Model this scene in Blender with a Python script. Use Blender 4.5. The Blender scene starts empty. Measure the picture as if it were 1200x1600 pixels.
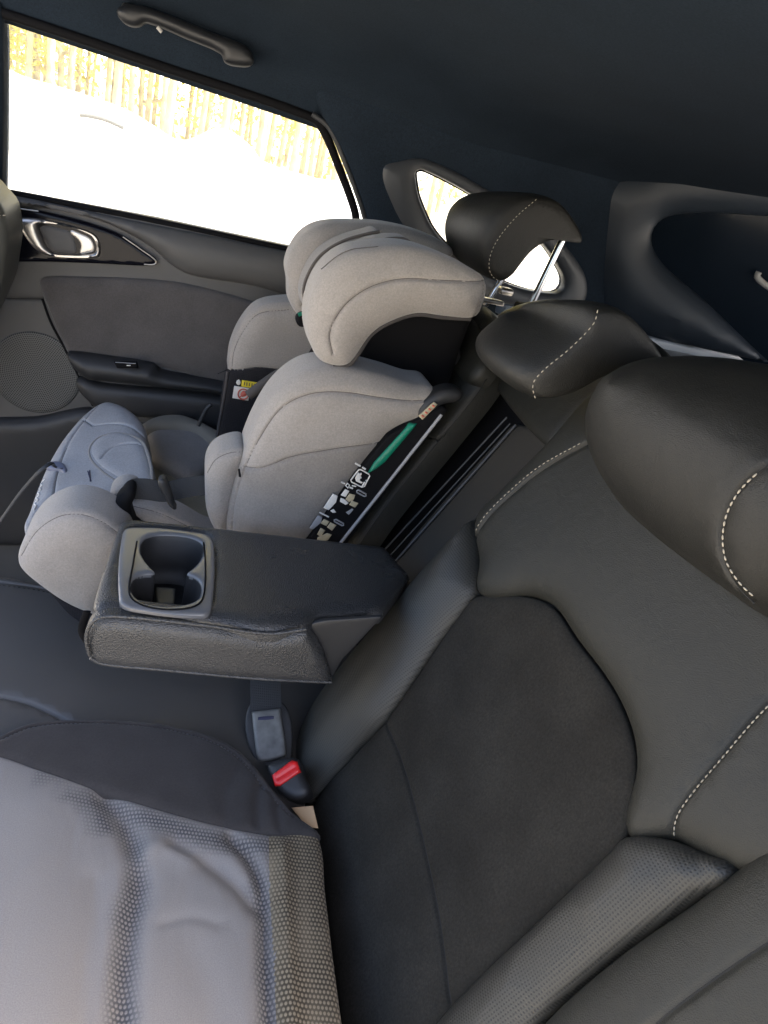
import bpy, bmesh, math, random
import numpy as np
from mathutils import Vector, Matrix
from mathutils.geometry import delaunay_2d_cdt
random.seed(4); rng = np.random.default_rng(4)
S = bpy.context.scene
COL = S.collection

# ------------------------------------------------------------------ camera
F = 1109.0
RW = np.array([[0.94785139, -0.21734317, 0.23310876],
               [-0.10340214, 0.4821345, 0.86997375],
               [-0.30147263, -0.84870977, 0.4345181]])
CAM = np.array([-.213, -.739, .72])
cd = bpy.data.cameras.new('camera'); co = bpy.data.objects.new('camera', cd); COL.objects.link(co)
m = Matrix(RW.T.tolist()).to_4x4(); m.translation = Vector(CAM); co.matrix_world = m
cd.sensor_fit = 'VERTICAL'; cd.sensor_height = 36; cd.sensor_width = 27
cd.lens = F / 1600 * 36; cd.clip_start = 0.02; cd.clip_end = 2000
S.camera = co
# ------------------------------------------------------------------ light
W = bpy.data.worlds.new('World'); S.world = W; W.use_nodes = True
wn = W.node_tree.nodes; wl = W.node_tree.links
sky = wn.new('ShaderNodeTexSky'); sky.sky_type = 'NISHITA'; sky.sun_disc = False
SUN_EL = math.radians(52); SUN_DIR = math.radians(-25)   # azimuth of the direction toward the sun, measured from +x toward +y
sky.sun_elevation = SUN_EL; sky.sun_rotation = math.pi / 2 - SUN_DIR
wl.new(sky.outputs[0], wn['Background'].inputs[0]); wn['Background'].inputs[1].default_value = 0.15
sky.dust_density = 5; sky.ozone_density = .3; sky.air_density = .8
sd = bpy.data.lights.new('sun', 'SUN'); so = bpy.data.objects.new('sun', sd); COL.objects.link(so)
sd.energy = 4.0; sd.angle = math.radians(.5); sd.color = (1, .95, .87)
sv = Vector((math.cos(SUN_EL) * math.cos(SUN_DIR), math.cos(SUN_EL) * math.sin(SUN_DIR), math.sin(SUN_EL)))
so.rotation_euler = sv.to_track_quat('Z', 'Y').to_euler()
S.view_settings.view_transform = 'Standard'; S.view_settings.look = 'None'
S.view_settings.exposure = 2.45; S.view_settings.gamma = 1
try: S.view_settings.use_curve_mapping = False
except Exception: pass
S.cycles.max_bounces = 8; S.cycles.diffuse_bounces = 5; S.cycles.transparent_max_bounces = 16

# ------------------------------------------------------------------ tags
def tag(o, label=None, cat=None, group=None, kind=None):
    if label: o['label'] = label
    if cat: o['category'] = cat
    if group: o['group'] = group
    if kind: o['kind'] = kind
    return o
def empty(name, loc, label, cat, group=None):
    o = bpy.data.objects.new(name, None); COL.objects.link(o); o.location = loc; o.empty_display_size = .05
    return tag(o, label, cat, group)
def link(name, me, mat, parent=None):
    o = bpy.data.objects.new(name, me); COL.objects.link(o)
    if mat: me.materials.append(mat)
    if parent:
        o.parent = parent
        wp = Matrix.Identity(4); q = parent
        while q: wp = Matrix.Translation(q.location) @ wp; q = q.parent
        # vertices are in world space; bring them into the parent's frame
        o.data.transform(wp.inverted())
    return o

# ------------------------------------------------------------------ materials
def mat(name, col, rough=.6, bump=0, bscale=500, kind='noise', metal=0, spec=.5, coat=0, sheen=0, var=0, vscale=8, uvtile=None, col2=None, trans=0, sheen_tint=None, emis=None, speck=0, wob=0):
    M = bpy.data.materials.new(name); M.use_nodes = True
    N = M.node_tree.nodes; L = M.node_tree.links; B = N['Principled BSDF']
    c = tuple(col) + (1,) if len(col) == 3 else col
    B.inputs['Base Color'].default_value = c; B.inputs['Roughness'].default_value = rough
    B.inputs['Metallic'].default_value = metal; B.inputs['Specular IOR Level'].default_value = spec
    B.inputs['Coat Weight'].default_value = coat; B.inputs['Coat Roughness'].default_value = .05
    if sheen:
        B.inputs['Sheen Weight'].default_value = sheen; B.inputs['Sheen Roughness'].default_value = .5
        if sheen_tint: B.inputs['Sheen Tint'].default_value = tuple(sheen_tint) + (1,)
    tc = N.new('ShaderNodeTexCoord')
    if var:
        nz = N.new('ShaderNodeTexNoise'); nz.inputs['Scale'].default_value = vscale; nz.inputs['Detail'].default_value = 5
        L.new(tc.outputs['Object'], nz.inputs['Vector'])
        mx = N.new('ShaderNodeMix'); mx.data_type = 'RGBA'
        mr = N.new('ShaderNodeMapRange'); mr.inputs[1].default_value = .3; mr.inputs[2].default_value = .7
        L.new(nz.outputs['Fac'], mr.inputs[0]); L.new(mr.outputs[0], mx.inputs[0])
        mx.inputs[6].default_value = tuple(x * (1 - var) for x in c[:3]) + (1,)
        mx.inputs[7].default_value = tuple(min(1, x * (1 + var)) for x in c[:3]) + (1,)
        L.new(mx.outputs[2], B.inputs['Base Color'])
        r2 = N.new('ShaderNodeMapRange'); r2.inputs[3].default_value = max(.02, rough - .07); r2.inputs[4].default_value = min(1, rough + .07)
        L.new(nz.outputs['Fac'], r2.inputs[0]); L.new(r2.outputs[0], B.inputs['Roughness'])
    if speck:      # fibre-scale light and dark flecks
        n3 = N.new('ShaderNodeTexNoise'); n3.inputs['Scale'].default_value = 420; n3.inputs['Detail'].default_value = 3; n3.inputs['Roughness'].default_value = .8; L.new(tc.outputs['Object'], n3.inputs['Vector'])
        m3 = N.new('ShaderNodeMapRange'); m3.inputs[1].default_value = .3; m3.inputs[2].default_value = .7; m3.inputs[3].default_value = 1 - speck; m3.inputs[4].default_value = 1 + speck; L.new(n3.outputs['Fac'], m3.inputs[0])
        x3 = N.new('ShaderNodeVectorMath'); x3.operation = 'MULTIPLY'; x3.inputs[0].default_value = c[:3]
        if B.inputs['Base Color'].links: L.new(B.inputs['Base Color'].links[0].from_socket, x3.inputs[0])
        L.new(m3.outputs[0], x3.inputs[1]); L.new(x3.outputs[0], B.inputs['Base Color'])
    wobn = None
    if wob:        # slow unevenness of stretched hide or cloth
        w1 = N.new('ShaderNodeTexNoise'); w1.inputs['Scale'].default_value = 38; w1.inputs['Detail'].default_value = 4; w1.inputs['Distortion'].default_value = .6; L.new(tc.outputs['Object'], w1.inputs['Vector'])
        wobn = N.new('ShaderNodeBump'); wobn.inputs['Strength'].default_value = wob; wobn.inputs['Distance'].default_value = .0015; L.new(w1.outputs['Fac'], wobn.inputs['Height'])
        if not bump: L.new(wobn.outputs[0], B.inputs['Normal'])
    if bump:
        bp = N.new('ShaderNodeBump'); bp.inputs['Strength'].default_value = bump; bp.inputs['Distance'].default_value = .0006
        if kind == 'noise':
            t = N.new('ShaderNodeTexNoise'); t.inputs['Scale'].default_value = bscale; t.inputs['Detail'].default_value = 3
            L.new(tc.outputs['Object'], t.inputs['Vector']); L.new(t.outputs['Fac'], bp.inputs['Height'])
        elif kind == 'voronoi':
            t = N.new('ShaderNodeTexVoronoi'); t.inputs['Scale'].default_value = bscale
            L.new(tc.outputs['Object'], t.inputs['Vector']); L.new(t.outputs['Distance'], bp.inputs['Height'])
        elif kind == 'grid':      # perforated leather: a square grid of pin holes
            sp = N.new('ShaderNodeSeparateXYZ'); L.new(tc.outputs['UV'], sp.inputs[0])
            def sn(sock):
                a = N.new('ShaderNodeMath'); a.operation = 'MULTIPLY'; a.inputs[1].default_value = 2 * math.pi / bscale; L.new(sock, a.inputs[0])
                b = N.new('ShaderNodeMath'); b.operation = 'SINE'; L.new(a.outputs[0], b.inputs[0]); return b.outputs[0]
            s1, s2 = sn(sp.outputs[0]), sn(sp.outputs[1])
            ad = N.new('ShaderNodeMath'); ad.operation = 'ADD'; L.new(s1, ad.inputs[0]); L.new(s2, ad.inputs[1])
            mr = N.new('ShaderNodeMapRange'); mr.inputs[1].default_value = .2; mr.inputs[2].default_value = 1.5; L.new(ad.outputs[0], mr.inputs[0])
            inv = N.new('ShaderNodeMath'); inv.operation = 'SUBTRACT'; inv.inputs[0].default_value = 1; L.new(mr.outputs[0], inv.inputs[1])
            L.new(inv.outputs[0], bp.inputs['Height'])
            mx = N.new('ShaderNodeMix'); mx.data_type = 'RGBA'; mx.inputs[6].default_value = c
            mx.inputs[7].default_value = tuple(x * .45 for x in c[:3]) + (1,)
            L.new(mr.outputs[0], mx.inputs[0]); L.new(mx.outputs[2], B.inputs['Base Color'])
        if wobn: L.new(wobn.outputs[0], bp.inputs['Normal'])
        L.new(bp.outputs[0], B.inputs['Normal'])
    if emis:
        B.inputs['Emission Color'].default_value = tuple(emis[:3]) + (1,); B.inputs['Emission Strength'].default_value = emis[3]
    return M

LEA = mat('black_leather', (.0225, .022, .018), .47, .4, 1000, 'voronoi', var=.12, vscale=6, wob=.6, spec=.35)
LEAH = mat('headrest_leather', (.0125, .0122, .0105), .5, .4, 1000, 'voronoi', var=.12, vscale=8, wob=.6, spec=.4)
LEAG = mat('grained_leather', (.040, .040, .040), .28, .9, 620, 'voronoi', var=.08, vscale=9, wob=.4)
PERF = mat('perforated_leather', (.032, .0305, .0255), .48, .4, .0027, 'grid')
SUEDE = mat('dark_suede_cloth', (.029, .027, .0235), 1, .5, 1200, spec=.05, sheen=0, wob=.45, speck=.25, var=.18, vscale=16)
PLAS = mat('black_plastic', (.022, .022, .023), .5, .2, 1400, var=.08, vscale=20)
PLASG = mat('grained_door_plastic', (.074, .072, .07), .55, .35, 900, var=.07, vscale=12)
DOORF = mat('door_cloth', (.082, .076, .074), .9, .4, 1800, spec=.2, sheen=.15, speck=.16, var=.12, vscale=20)
GLOSS = mat('piano_black', (.005, .005, .008), .10, spec=.16)
CHROME = mat('brushed_chrome', (.5, .48, .45), .36, metal=1, var=.12, vscale=60)
STEEL = mat('polished_steel', (.7, .7, .7), .12, metal=1)
HEAD = mat('headliner_cloth', (.015, .022, .032), .95, .4, 1300, spec=.08, var=.1, vscale=14, speck=.3)
PIL = mat('pillar_plastic', (.036, .038, .042), .5, .25, 1500, var=.05, vscale=10)
KNIT = mat('taupe_knit_fabric', (.29, .265, .24), .92, .5, 1700, spec=.15, sheen=.25, wob=.45, speck=.16, var=.05, vscale=25)
KNIT2 = mat('grey_knit_fabric', (.235, .215, .195), .92, .5, 1700, spec=.15, sheen=.25, wob=.45, speck=.16, var=.06, vscale=25)
KNIT3 = mat('dark_piping', (.065, .060, .058), .85, .3, 1700, spec=.15)
MESHF = mat('black_mesh_fabric', (.018, .017, .02), .85, .8, .003, 'grid', spec=.3)
BLK = mat('matt_black', (.005, .005, .006), .8, .2, 900, spec=.15)
BELT = mat('webbing', (.016, .017, .019), .6, .6, .0022, 'grid')
THREAD = mat('light_thread', (.36, .32, .25), .7)
THREADK = mat('black_thread', (.012, .012, .012), .8)
KNITB = mat('blue_grey_knit_fabric', (.33, .325, .325), .9, .5, 1700, spec=.2, wob=.45, speck=.16, var=.05, vscale=25)
SEAMK = mat('seam_thread_taupe', (.10, .088, .08), .9)
COVB = mat('black_felt', (.043, .039, .038), .95, .6, 1500, spec=.15, sheen=.12, wob=.45, speck=.16, var=.12, vscale=30)
RED = mat('red_plastic', (.62, .015, .015), .35, coat=.2)
GREEN = mat('green_plastic', (.0, .17, .10), .45)
LGREY = mat('light_grey_plastic', (.36, .35, .33), .5)
CREAM = mat('cream_card', (.62, .42, .24), .8, .2, 800, var=.05)
WHITE = mat('printed_white', (.7, .68, .64), .6)
YEL = mat('printed_yellow', (.75, .58, .03), .6)
PINK = mat('printed_red', (.55, .12, .08), .6)
SAND = mat('printed_sand', (.42, .36, .24), .6)
MARK = mat('printed_grey', (.28, .28, .29), .6)
TAGB = mat('printed_ink', (.02, .02, .05), .6)

# ------------------------------------------------------------------ pixel rays and planes
def ray(px):
    px = np.atleast_2d(np.array(px, float))
    d = np.stack([px[:, 0] - 600, 800 - px[:, 1], -F * np.ones(len(px))], 1)
    return d @ RW
class Plane:
    def __init__(s, p0, n, u=None):
        s.p0 = np.array(p0, float); n = np.array(n, float); n /= np.linalg.norm(n)
        if np.dot(CAM - s.p0, n) < 0: n = -n
        s.n = n; u = np.array(u if u is not None else ((1, 0, 0) if abs(n[0]) < .9 else (0, 1, 0)), float)
        u -= n * np.dot(u, n); u /= np.linalg.norm(u); s.u = u; s.v = np.cross(n, u)
    def off(s, d): return Plane(s.p0 + s.n * d, s.n, s.u)
    def px(s, pts):                  # pixels -> 2-D plane coordinates (metres)
        d = ray([p[:2] for p in pts]); t = ((s.p0 - CAM) @ s.n) / (d @ s.n)
        q = CAM + d * t[:, None] - s.p0
        return np.stack([q @ s.u, q @ s.v], 1)
    def w(s, ab, h=0):
        ab = np.atleast_2d(ab); h = np.broadcast_to(h, (len(ab),))
        return s.p0 + ab[:, :1] * s.u + ab[:, 1:2] * s.v + h[:, None] * s.n
    def at(s, *pts): return s.w(s.px(pts))
def YP(y): return Plane((0, y, 0), (0, 1, 0))
def ZP(z): return Plane((0, 0, z), (0, 0, 1))
A = math.radians(25)
SB = Plane((0, 0, 0), (math.cos(A), 0, -math.sin(A)), (0, -1, 0))

def spline(P, corner, closed=True, step=.006):
    P = np.array(P, float); n = len(P); out = []
    def tan(i):
        if corner[i]: return np.zeros(2) if P.shape[1] == 2 else np.zeros(P.shape[1])
        a, b = (P[i - 1], P[(i + 1) % n]) if closed else (P[max(i - 1, 0)], P[min(i + 1, n - 1)])
        d = b - a; L = np.linalg.norm(d)
        if L < 1e-9: return d * 0
        return d / L
    rngi = range(n if closed else n - 1)
    for i in rngi:
        a, b = P[i], P[(i + 1) % n]; L = np.linalg.norm(b - a)
        if L < 1e-7: continue
        j = (i + 1) % n
        ta, tb = tan(i) * L, tan(j) * L
        if corner[i]: ta = (b - a) * .9
        if corner[j]: tb = (b - a) * .9
        k = max(1, int(math.ceil(L / step)))
        for t in np.arange(k) / k:
            out.append((2*t**3-3*t**2+1)*a + (t**3-2*t**2+t)*ta + (-2*t**3+3*t**2)*b + (t**3-t**2)*tb)
    if not closed: out.append(P[-1])
    return np.array(out)
def corners(pts): return [len(p) > 2 for p in pts]

def dist_poly(Q, P, closed=True):
    A_ = P; B_ = np.roll(P, -1, 0)
    if not closed: A_, B_ = P[:-1], P[1:]
    out = np.full(len(Q), 1e9)
    for s in range(0, len(Q), 2000):
        q = Q[s:s+2000, None, :]; d = (B_ - A_)[None]; L2 = (d ** 2).sum(-1) + 1e-12
        t = np.clip(((q - A_[None]) * d).sum(-1) / L2, 0, 1)
        out[s:s+2000] = np.sqrt((((A_[None] + d * t[..., None]) - q) ** 2).sum(-1)).min(1)
    return out
def inside(Q, P):
    x, y = Q[:, 0][:, None], Q[:, 1][:, None]; a, b = P, np.roll(P, -1, 0)
    c = ((a[:, 1] > y) != (b[:, 1] > y)) & (x < (b[:, 0] - a[:, 0]) * (y - a[:, 1]) / (b[:, 1] - a[:, 1] + 1e-15) + a[:, 0])
    return c.sum(1) % 2 == 1

def pad(name, outline, pl, M, parent=None, T=.01, R=None, B=.02, step=.008, crown=0, Rc=.1, grooves=(), holes=(), hfun=None, mats=None, raw=False, lean=(0, 0), attr=None, sharp=55, seam=None):
    """padded panel: rounded edge of radius R, height T, body going B behind its plane.
    outline in photograph pixels (a third entry marks a sharp corner) laid on the plane pl;
    grooves = (pixel polyline, width, depth)"""
    R = R if R is not None else T
    ab = (np.array([p[:2] for p in outline], float) if raw else pl.px(outline)); cn = corners(outline)
    O = spline(ab, cn, True, step)
    ar = .5 * np.sum(O[:, 0] * np.roll(O[:, 1], -1) - np.roll(O[:, 0], -1) * O[:, 1])
    if ar < 0: O = O[::-1].copy()
    HS = []
    for h in holes:
        q = np.array([p[:2] for p in h], float) if raw else pl.px(h)
        q = spline(q, corners(h), True, step)
        a2 = .5 * np.sum(q[:, 0] * np.roll(q[:, 1], -1) - np.roll(q[:, 0], -1) * q[:, 1])
        HS.append(q if a2 > 0 else q[::-1].copy())
    GS = [(spline(np.array([p[:2] for p in g[0]], float) if raw else pl.px(g[0]), corners(g[0]), False, min(step, .006)), g[1], g[2]) for g in grooves]
    loops = [O] + HS
    def dist(Q):
        d = dist_poly(Q, O)
        for q in HS: d = np.minimum(d, dist_poly(Q, q))
        return d
    pts = []
    for li, q in enumerate(loops):
        tg = np.roll(q, -1, 0) - np.roll(q, 1, 0); tg /= np.linalg.norm(tg, axis=1)[:, None] + 1e-12
        nn = np.stack([-tg[:, 1], tg[:, 0]], 1) * (1 if li == 0 else -1)
        for k in (.04, .15, .35, .65):
            c = q + nn * R * k; d = dist(c); c = c[(d > R * k * .93)]
            if len(c): pts.append(c)
    lo, hi = O.min(0), O.max(0)
    gx, gy = np.meshgrid(np.arange(lo[0], hi[0], step), np.arange(lo[1], hi[1], step * .87))
    gx = gx + (np.arange(gx.shape[0]) % 2)[:, None] * step / 2
    g = np.stack([gx.ravel(), gy.ravel()], 1)
    g = g[inside(g, O)]
    if len(g): g = g[dist(g) > max(R * .8, step * .5)]
    for q, wd, dp in GS:
        if len(g): g = g[dist_poly(g, q, False) > wd * 2.2]
        tg = np.gradient(q, axis=0); tg /= np.linalg.norm(tg, axis=1)[:, None] + 1e-12
        nn = np.stack([-tg[:, 1], tg[:, 0]], 1)
        for k in (-1.8, -1, -.5, 0, .5, 1, 1.8):
            c = q + nn * wd * k; c = c[inside(c, O)]
            if len(c): c = c[dist(c) > .0015]
            if len(c): pts.append(c)
    pts.append(g)
    I = np.concatenate([p for p in pts if len(p)])
    if HS:
        keep = np.ones(len(I), bool)
        for q in HS: keep &= ~inside(I, q)
        I = I[keep]
    V = np.concatenate(loops + [I]); E = []; o = 0
    for q in loops:
        E += [(o + i, o + (i + 1) % len(q)) for i in range(len(q))]; o += len(q)
    res = delaunay_2d_cdt([Vector(v) for v in V], E, [], 0, 1e-7)
    VV = np.array([tuple(v) for v in res[0]]); FF = [f for f in res[2] if len(f) >= 3]
    cen = np.array([VV[list(f)].mean(0) for f in FF]); ok = inside(cen, O)
    for q in HS: ok &= ~inside(cen, q)
    FF = [f for f, k in zip(FF, ok) if k]
    def height(Q):
        d = dist(Q); h = T * np.sqrt(np.clip(1 - (1 - np.minimum(d / R, 1)) ** 2, 0, 1))
        if crown: h = h + crown * (1 - (1 - np.minimum(d / Rc, 1)) ** 2)
        for q, wd, dp in GS:
            gd = dist_poly(Q, q, False); h = h - dp * np.exp(-(gd / wd) ** 2) * np.minimum(1, d / .002 + .2)
        if hfun is not None: h = h + hfun(Q)
        return h
    h = height(VV)
    bm = bmesh.new(); bv = [bm.verts.new(p) for p in pl.w(VV, h)]
    uvm = {}
    for f in FF:
        a_, b_, c_ = VV[f[0]], VV[f[1]], VV[f[2]]
        cr = (b_[0]-a_[0])*(c_[1]-a_[1]) - (b_[1]-a_[1])*(c_[0]-a_[0])
        if cr < 0: f = f[::-1]
        try: bm.faces.new([bv[i] for i in f])
        except ValueError: pass
    if B > 0:
        be = [e for e in bm.edges if len(e.link_faces) == 1]
        low = {}
        idx = {v: i for i, v in enumerate(bv)}
        for e in be:
            for v in e.verts:
                if v not in low:
                    i = idx[v]; low[v] = bm.verts.new(pl.w(VV[i] + np.array(lean) * B, -B)[0]); 
        for e in be:
            f = e.link_faces[0]; ls = [l for l in f.loops if l.edge == e][0]
            a_, b_ = ls.vert, ls.link_loop_next.vert
            bm.faces.new([b_, a_, low[a_], low[b_]])
        if not HS:
            # close the back
            try:
                loop = []; nxt = {}
                for e in be:
                    f = [f for f in e.link_faces if low[e.verts[0]] not in f.verts][0]
                    ls = [l for l in f.loops if l.edge == e][0]; nxt[ls.vert] = ls.link_loop_next.vert
                s0 = next(iter(nxt)); c_ = s0
                while True:
                    loop.append(low[c_]); c_ = nxt[c_]
                    if c_ == s0 or len(loop) > 5000: break
                bm.faces.new(loop[::-1])
            except Exception: pass
    nseam0 = len(bm.faces)
    if seam is not None:
        for q, wd, dp in GS:
            if abs(wd) < .0031 and len(q) > 3: tube_bm(bm, pl.w(q, height(q) + .0001), .0006, 5)
        bm.faces.ensure_lookup_table()
        for f in bm.faces[nseam0:]: f.material_index = 1
    loose = [v for v in bm.verts if not v.link_faces]
    for v in loose: bm.verts.remove(v)
    uv = bm.loops.layers.uv.new('UVMap')
    for f in bm.faces:
        f.smooth = True
        for l in f.loops:
            q = np.array(l.vert.co) - pl.p0; l[uv].uv = (q @ pl.u, q @ pl.v)
    me = bpy.data.meshes.new(name); bm.to_mesh(me); bm.free()
    if attr is not None:
        at_ = me.attributes.new('mask', 'FLOAT', 'POINT')
        co_ = np.zeros(len(me.vertices) * 3); me.vertices.foreach_get('co', co_); co_ = co_.reshape(-1, 3) - pl.p0
        at_.data.foreach_set('value', attr(np.stack([co_ @ pl.u, co_ @ pl.v], 1)).astype(np.float32))
    if sharp: me.set_sharp_from_angle(angle=math.radians(sharp))
    ob = link(name, me, M, parent)
    if seam is not None: me.materials.append(seam)
    ob_h[ob.name] = (pl, height, O)
    return ob
ob_h = {}
def on(ob, pts, lift=0):            # pixels -> points lying on a pad's surface
    pl, hf, O = ob_h[ob.name]; q = pl.px(pts); return pl.w(q, hf(q) + lift)
def on_spline(ob, pts, step=.004, lift=0):
    pl, hf, O = ob_h[ob.name]; q = spline(pl.px(pts), corners(pts), False, step); return pl.w(q, hf(q) + lift)

def tube_bm(bm, P, r, seg=8, close=False, flat=1.0, up=None, caps=True):
    P = np.array(P, float); n = len(P); rs = np.broadcast_to(r, (n,))
    T = np.gradient(P, axis=0); T /= np.linalg.norm(T, axis=1)[:, None] + 1e-12
    u = np.array(up if up is not None else (0.13, .2, 1.0)); rings = []
    for i in range(n):
        a = np.cross(T[i], u); a /= np.linalg.norm(a) + 1e-12; b = np.cross(a, T[i])
        if up is None: u = b
        rings.append([bm.verts.new(P[i] + rs[i] * (math.cos(t) * a + flat * math.sin(t) * b)) for t in np.arange(seg) / seg * 2 * math.pi])
    for i in range(n - 1):
        for k in range(seg):
            f = bm.faces.new([rings[i][k], rings[i][(k + 1) % seg], rings[i + 1][(k + 1) % seg], rings[i + 1][k]]); f.smooth = True
    if caps:
        bm.faces.new(rings[0][::-1]); bm.faces.new(rings[-1])
def tube(name, P, r, M, parent=None, seg=10, flat=1.0, up=None, smooth=True, step=.006):
    P = np.array(P, float)
    if smooth and len(P) > 2: P = spline(P, [False] * len(P), False, step)
    bm = bmesh.new(); tube_bm(bm, P, r, seg, flat=flat, up=up)
    me = bpy.data.meshes.new(name); bm.to_mesh(me); bm.free()
    me.set_sharp_from_angle(angle=math.radians(60))
    return link(name, me, M, parent)
def strap(name, P, wdir, width, M, parent=None, th=.0015, step=.008):
    """flat webbing: centre line P, width direction(s) wdir"""
    P = np.array(P, float); k = [False] * len(P); Pn = spline(P, k, False, step)
    wd = np.array(wdir, float)
    if wd.ndim == 1: wd = np.repeat(wd[None], len(P), 0)
    t0 = np.linspace(0, 1, len(P)); t1 = np.linspace(0, 1, len(Pn))
    wd = np.stack([np.interp(t1, t0, wd[:, i]) for i in range(3)], 1); wd /= np.linalg.norm(wd, axis=1)[:, None]
    T = np.gradient(Pn, axis=0); T /= np.linalg.norm(T, axis=1)[:, None]
    bm = bmesh.new(); uv = bm.loops.layers.uv.new('UVMap'); rings = []
    L = np.concatenate([[0], np.cumsum(np.linalg.norm(np.diff(Pn, axis=0), axis=1))])
    for i in range(len(Pn)):
        n = np.cross(T[i], wd[i]); n /= np.linalg.norm(n); a = wd[i] * width / 2
        rings.append([bm.verts.new(Pn[i] + s * a + q * n * th / 2) for s, q in ((-1, -1), (-1, 1), (-.9, 1.3), (.9, 1.3), (1, 1), (1, -1))])
    for i in range(len(Pn) - 1):
        for j in range(6):
            f = bm.faces.new([rings[i][j], rings[i][(j + 1) % 6], rings[i + 1][(j + 1) % 6], rings[i + 1][j]]); f.smooth = True
            us = [0, 0, .1, .9, 1, 1]
            for l, (ii, jj) in zip(f.loops, ((i, j), (i, (j + 1) % 6), (i + 1, (j + 1) % 6), (i + 1, j))): l[uv].uv = (us[jj] * width, L[ii])
    bm.faces.new(rings[0][::-1]); bm.faces.new(rings[-1])
    me = bpy.data.meshes.new(name); bm.to_mesh(me); bm.free(); me.set_sharp_from_angle(angle=math.radians(50))
    return link(name, me, M, parent)
def stitch(name, P, M, parent, ln=.0042, gap=.0028, r=.0007):
    """a row of thread dashes along the 3-D polyline P, one mesh"""
    P = np.array(P, float); L = np.concatenate([[0], np.cumsum(np.linalg.norm(np.diff(P, axis=0), axis=1))])
    bm = bmesh.new(); s = 0
    while s + ln < L[-1]:
        q = np.array([[np.interp(x, L, P[:, k]) for k in range(3)] for x in np.linspace(s, s + ln, 4)])
        tube_bm(bm, q, np.array([.5, 1, 1, .5]) * r, 6); s += ln + gap
    for f in bm.faces: f.smooth = True
    me = bpy.data.meshes.new(name); bm.to_mesh(me); bm.free(); return link(name, me, M, parent)
def box(name, c, s, M, parent=None, rot=None, bev=.002, ax=None):
    bm = bmesh.new(); bmesh.ops.create_cube(bm, size=1)
    for v in bm.verts: v.co = Vector((v.co.x * s[0], v.co.y * s[1], v.co.z * s[2]))
    if bev: bmesh.ops.bevel(bm, geom=bm.edges[:], offset=bev, segments=3, affect='EDGES', profile=.5)
    Rm = np.array(ax) if ax is not None else (np.array(rot.to_matrix()) if rot else np.eye(3))
    for v in bm.verts: v.co = Vector(np.array(v.co) @ Rm + np.array(c)) if ax is not None else Vector(Rm @ np.array(v.co) + np.array(c))
    for f in bm.faces: f.smooth = True
    me = bpy.data.meshes.new(name); bm.to_mesh(me); bm.free(); me.set_sharp_from_angle(angle=math.radians(40))
    return link(name, me, M, parent)
def grid_surface(name, G, M, parent=None, th=0):
    """G: array (n, m, 3)"""
    n, m_ = G.shape[:2]; bm = bmesh.new(); V = [[bm.verts.new(G[i, j]) for j in range(m_)] for i in range(n)]
    for i in range(n - 1):
        for j in range(m_ - 1):
            f = bm.faces.new([V[i][j], V[i + 1][j], V[i + 1][j + 1], V[i][j + 1]]); f.smooth = True
    me = bpy.data.meshes.new(name); bm.to_mesh(me); bm.free(); o = link(name, me, M, parent)
    if th:
        md = o.modifiers.new('thick', 'SOLIDIFY'); md.thickness = th; md.offset = -1
    return o
def cap_loft(name, secs, M, parent=None, sub=1):
    """closed sections (k, n, 3) joined into one body"""
    bm = bmesh.new(); V = [[bm.verts.new(p) for p in s] for s in secs]; n = len(secs[0])
    for i in range(len(secs) - 1):
        for j in range(n):
            bm.faces.new([V[i][j], V[i][(j + 1) % n], V[i + 1][(j + 1) % n], V[i + 1][j]])
    bm.faces.new(V[0][::-1]); bm.faces.new(V[-1])
    bmesh.ops.recalc_face_normals(bm, faces=bm.faces)
    for f in bm.faces: f.smooth = True
    me = bpy.data.meshes.new(name); bm.to_mesh(me); bm.free(); o = link(name, me, M, parent)
    if sub:
        md = o.modifiers.new('sub', 'SUBSURF'); md.levels = sub; md.render_levels = sub
    return o

_pad = pad
def pad(name, outline, pl, M, parent=None, **k):
    if k.get('grooves') and 'seam' not in k:
        if M in (KNIT, KNIT2, KNITB): k['seam'] = SEAMK
        elif M in (LEA, LEAH, SUEDE, PLASG): k['seam'] = THREADK
    return _pad(name, outline, pl, M, parent, **k)
def paint(ob, poly, M):
    """faces whose centre lies inside the pixel polygon take a second fabric"""
    pl, hf, O = ob_h[ob.name]; P = pl.px(poly); me = ob.data; me.materials.append(M); k = len(me.materials) - 1
    uv = me.uv_layers[0].data
    c = np.array([np.mean([tuple(uv[l].uv) for l in f.loop_indices], 0) for f in me.polygons])
    for f, i in zip(me.polygons, inside(c, P)):
        if i: f.material_index = k
    return ob

# ================================================================== the world outside
def ground():
    bm = bmesh.new()
    for x, y in ((-400, -400), (400, -400), (400, 400), (-400, 400)): bm.verts.new((x, y, -.68))
    bm.faces.new(bm.verts); me = bpy.data.meshes.new('ground'); bm.to_mesh(me); bm.free()
    g = link('ground', me, mat('pale_gravel', (.42, .39, .33), .9, .5, 60, var=.15, vscale=1.5)); g['kind'] = 'structure'
ground()

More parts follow.
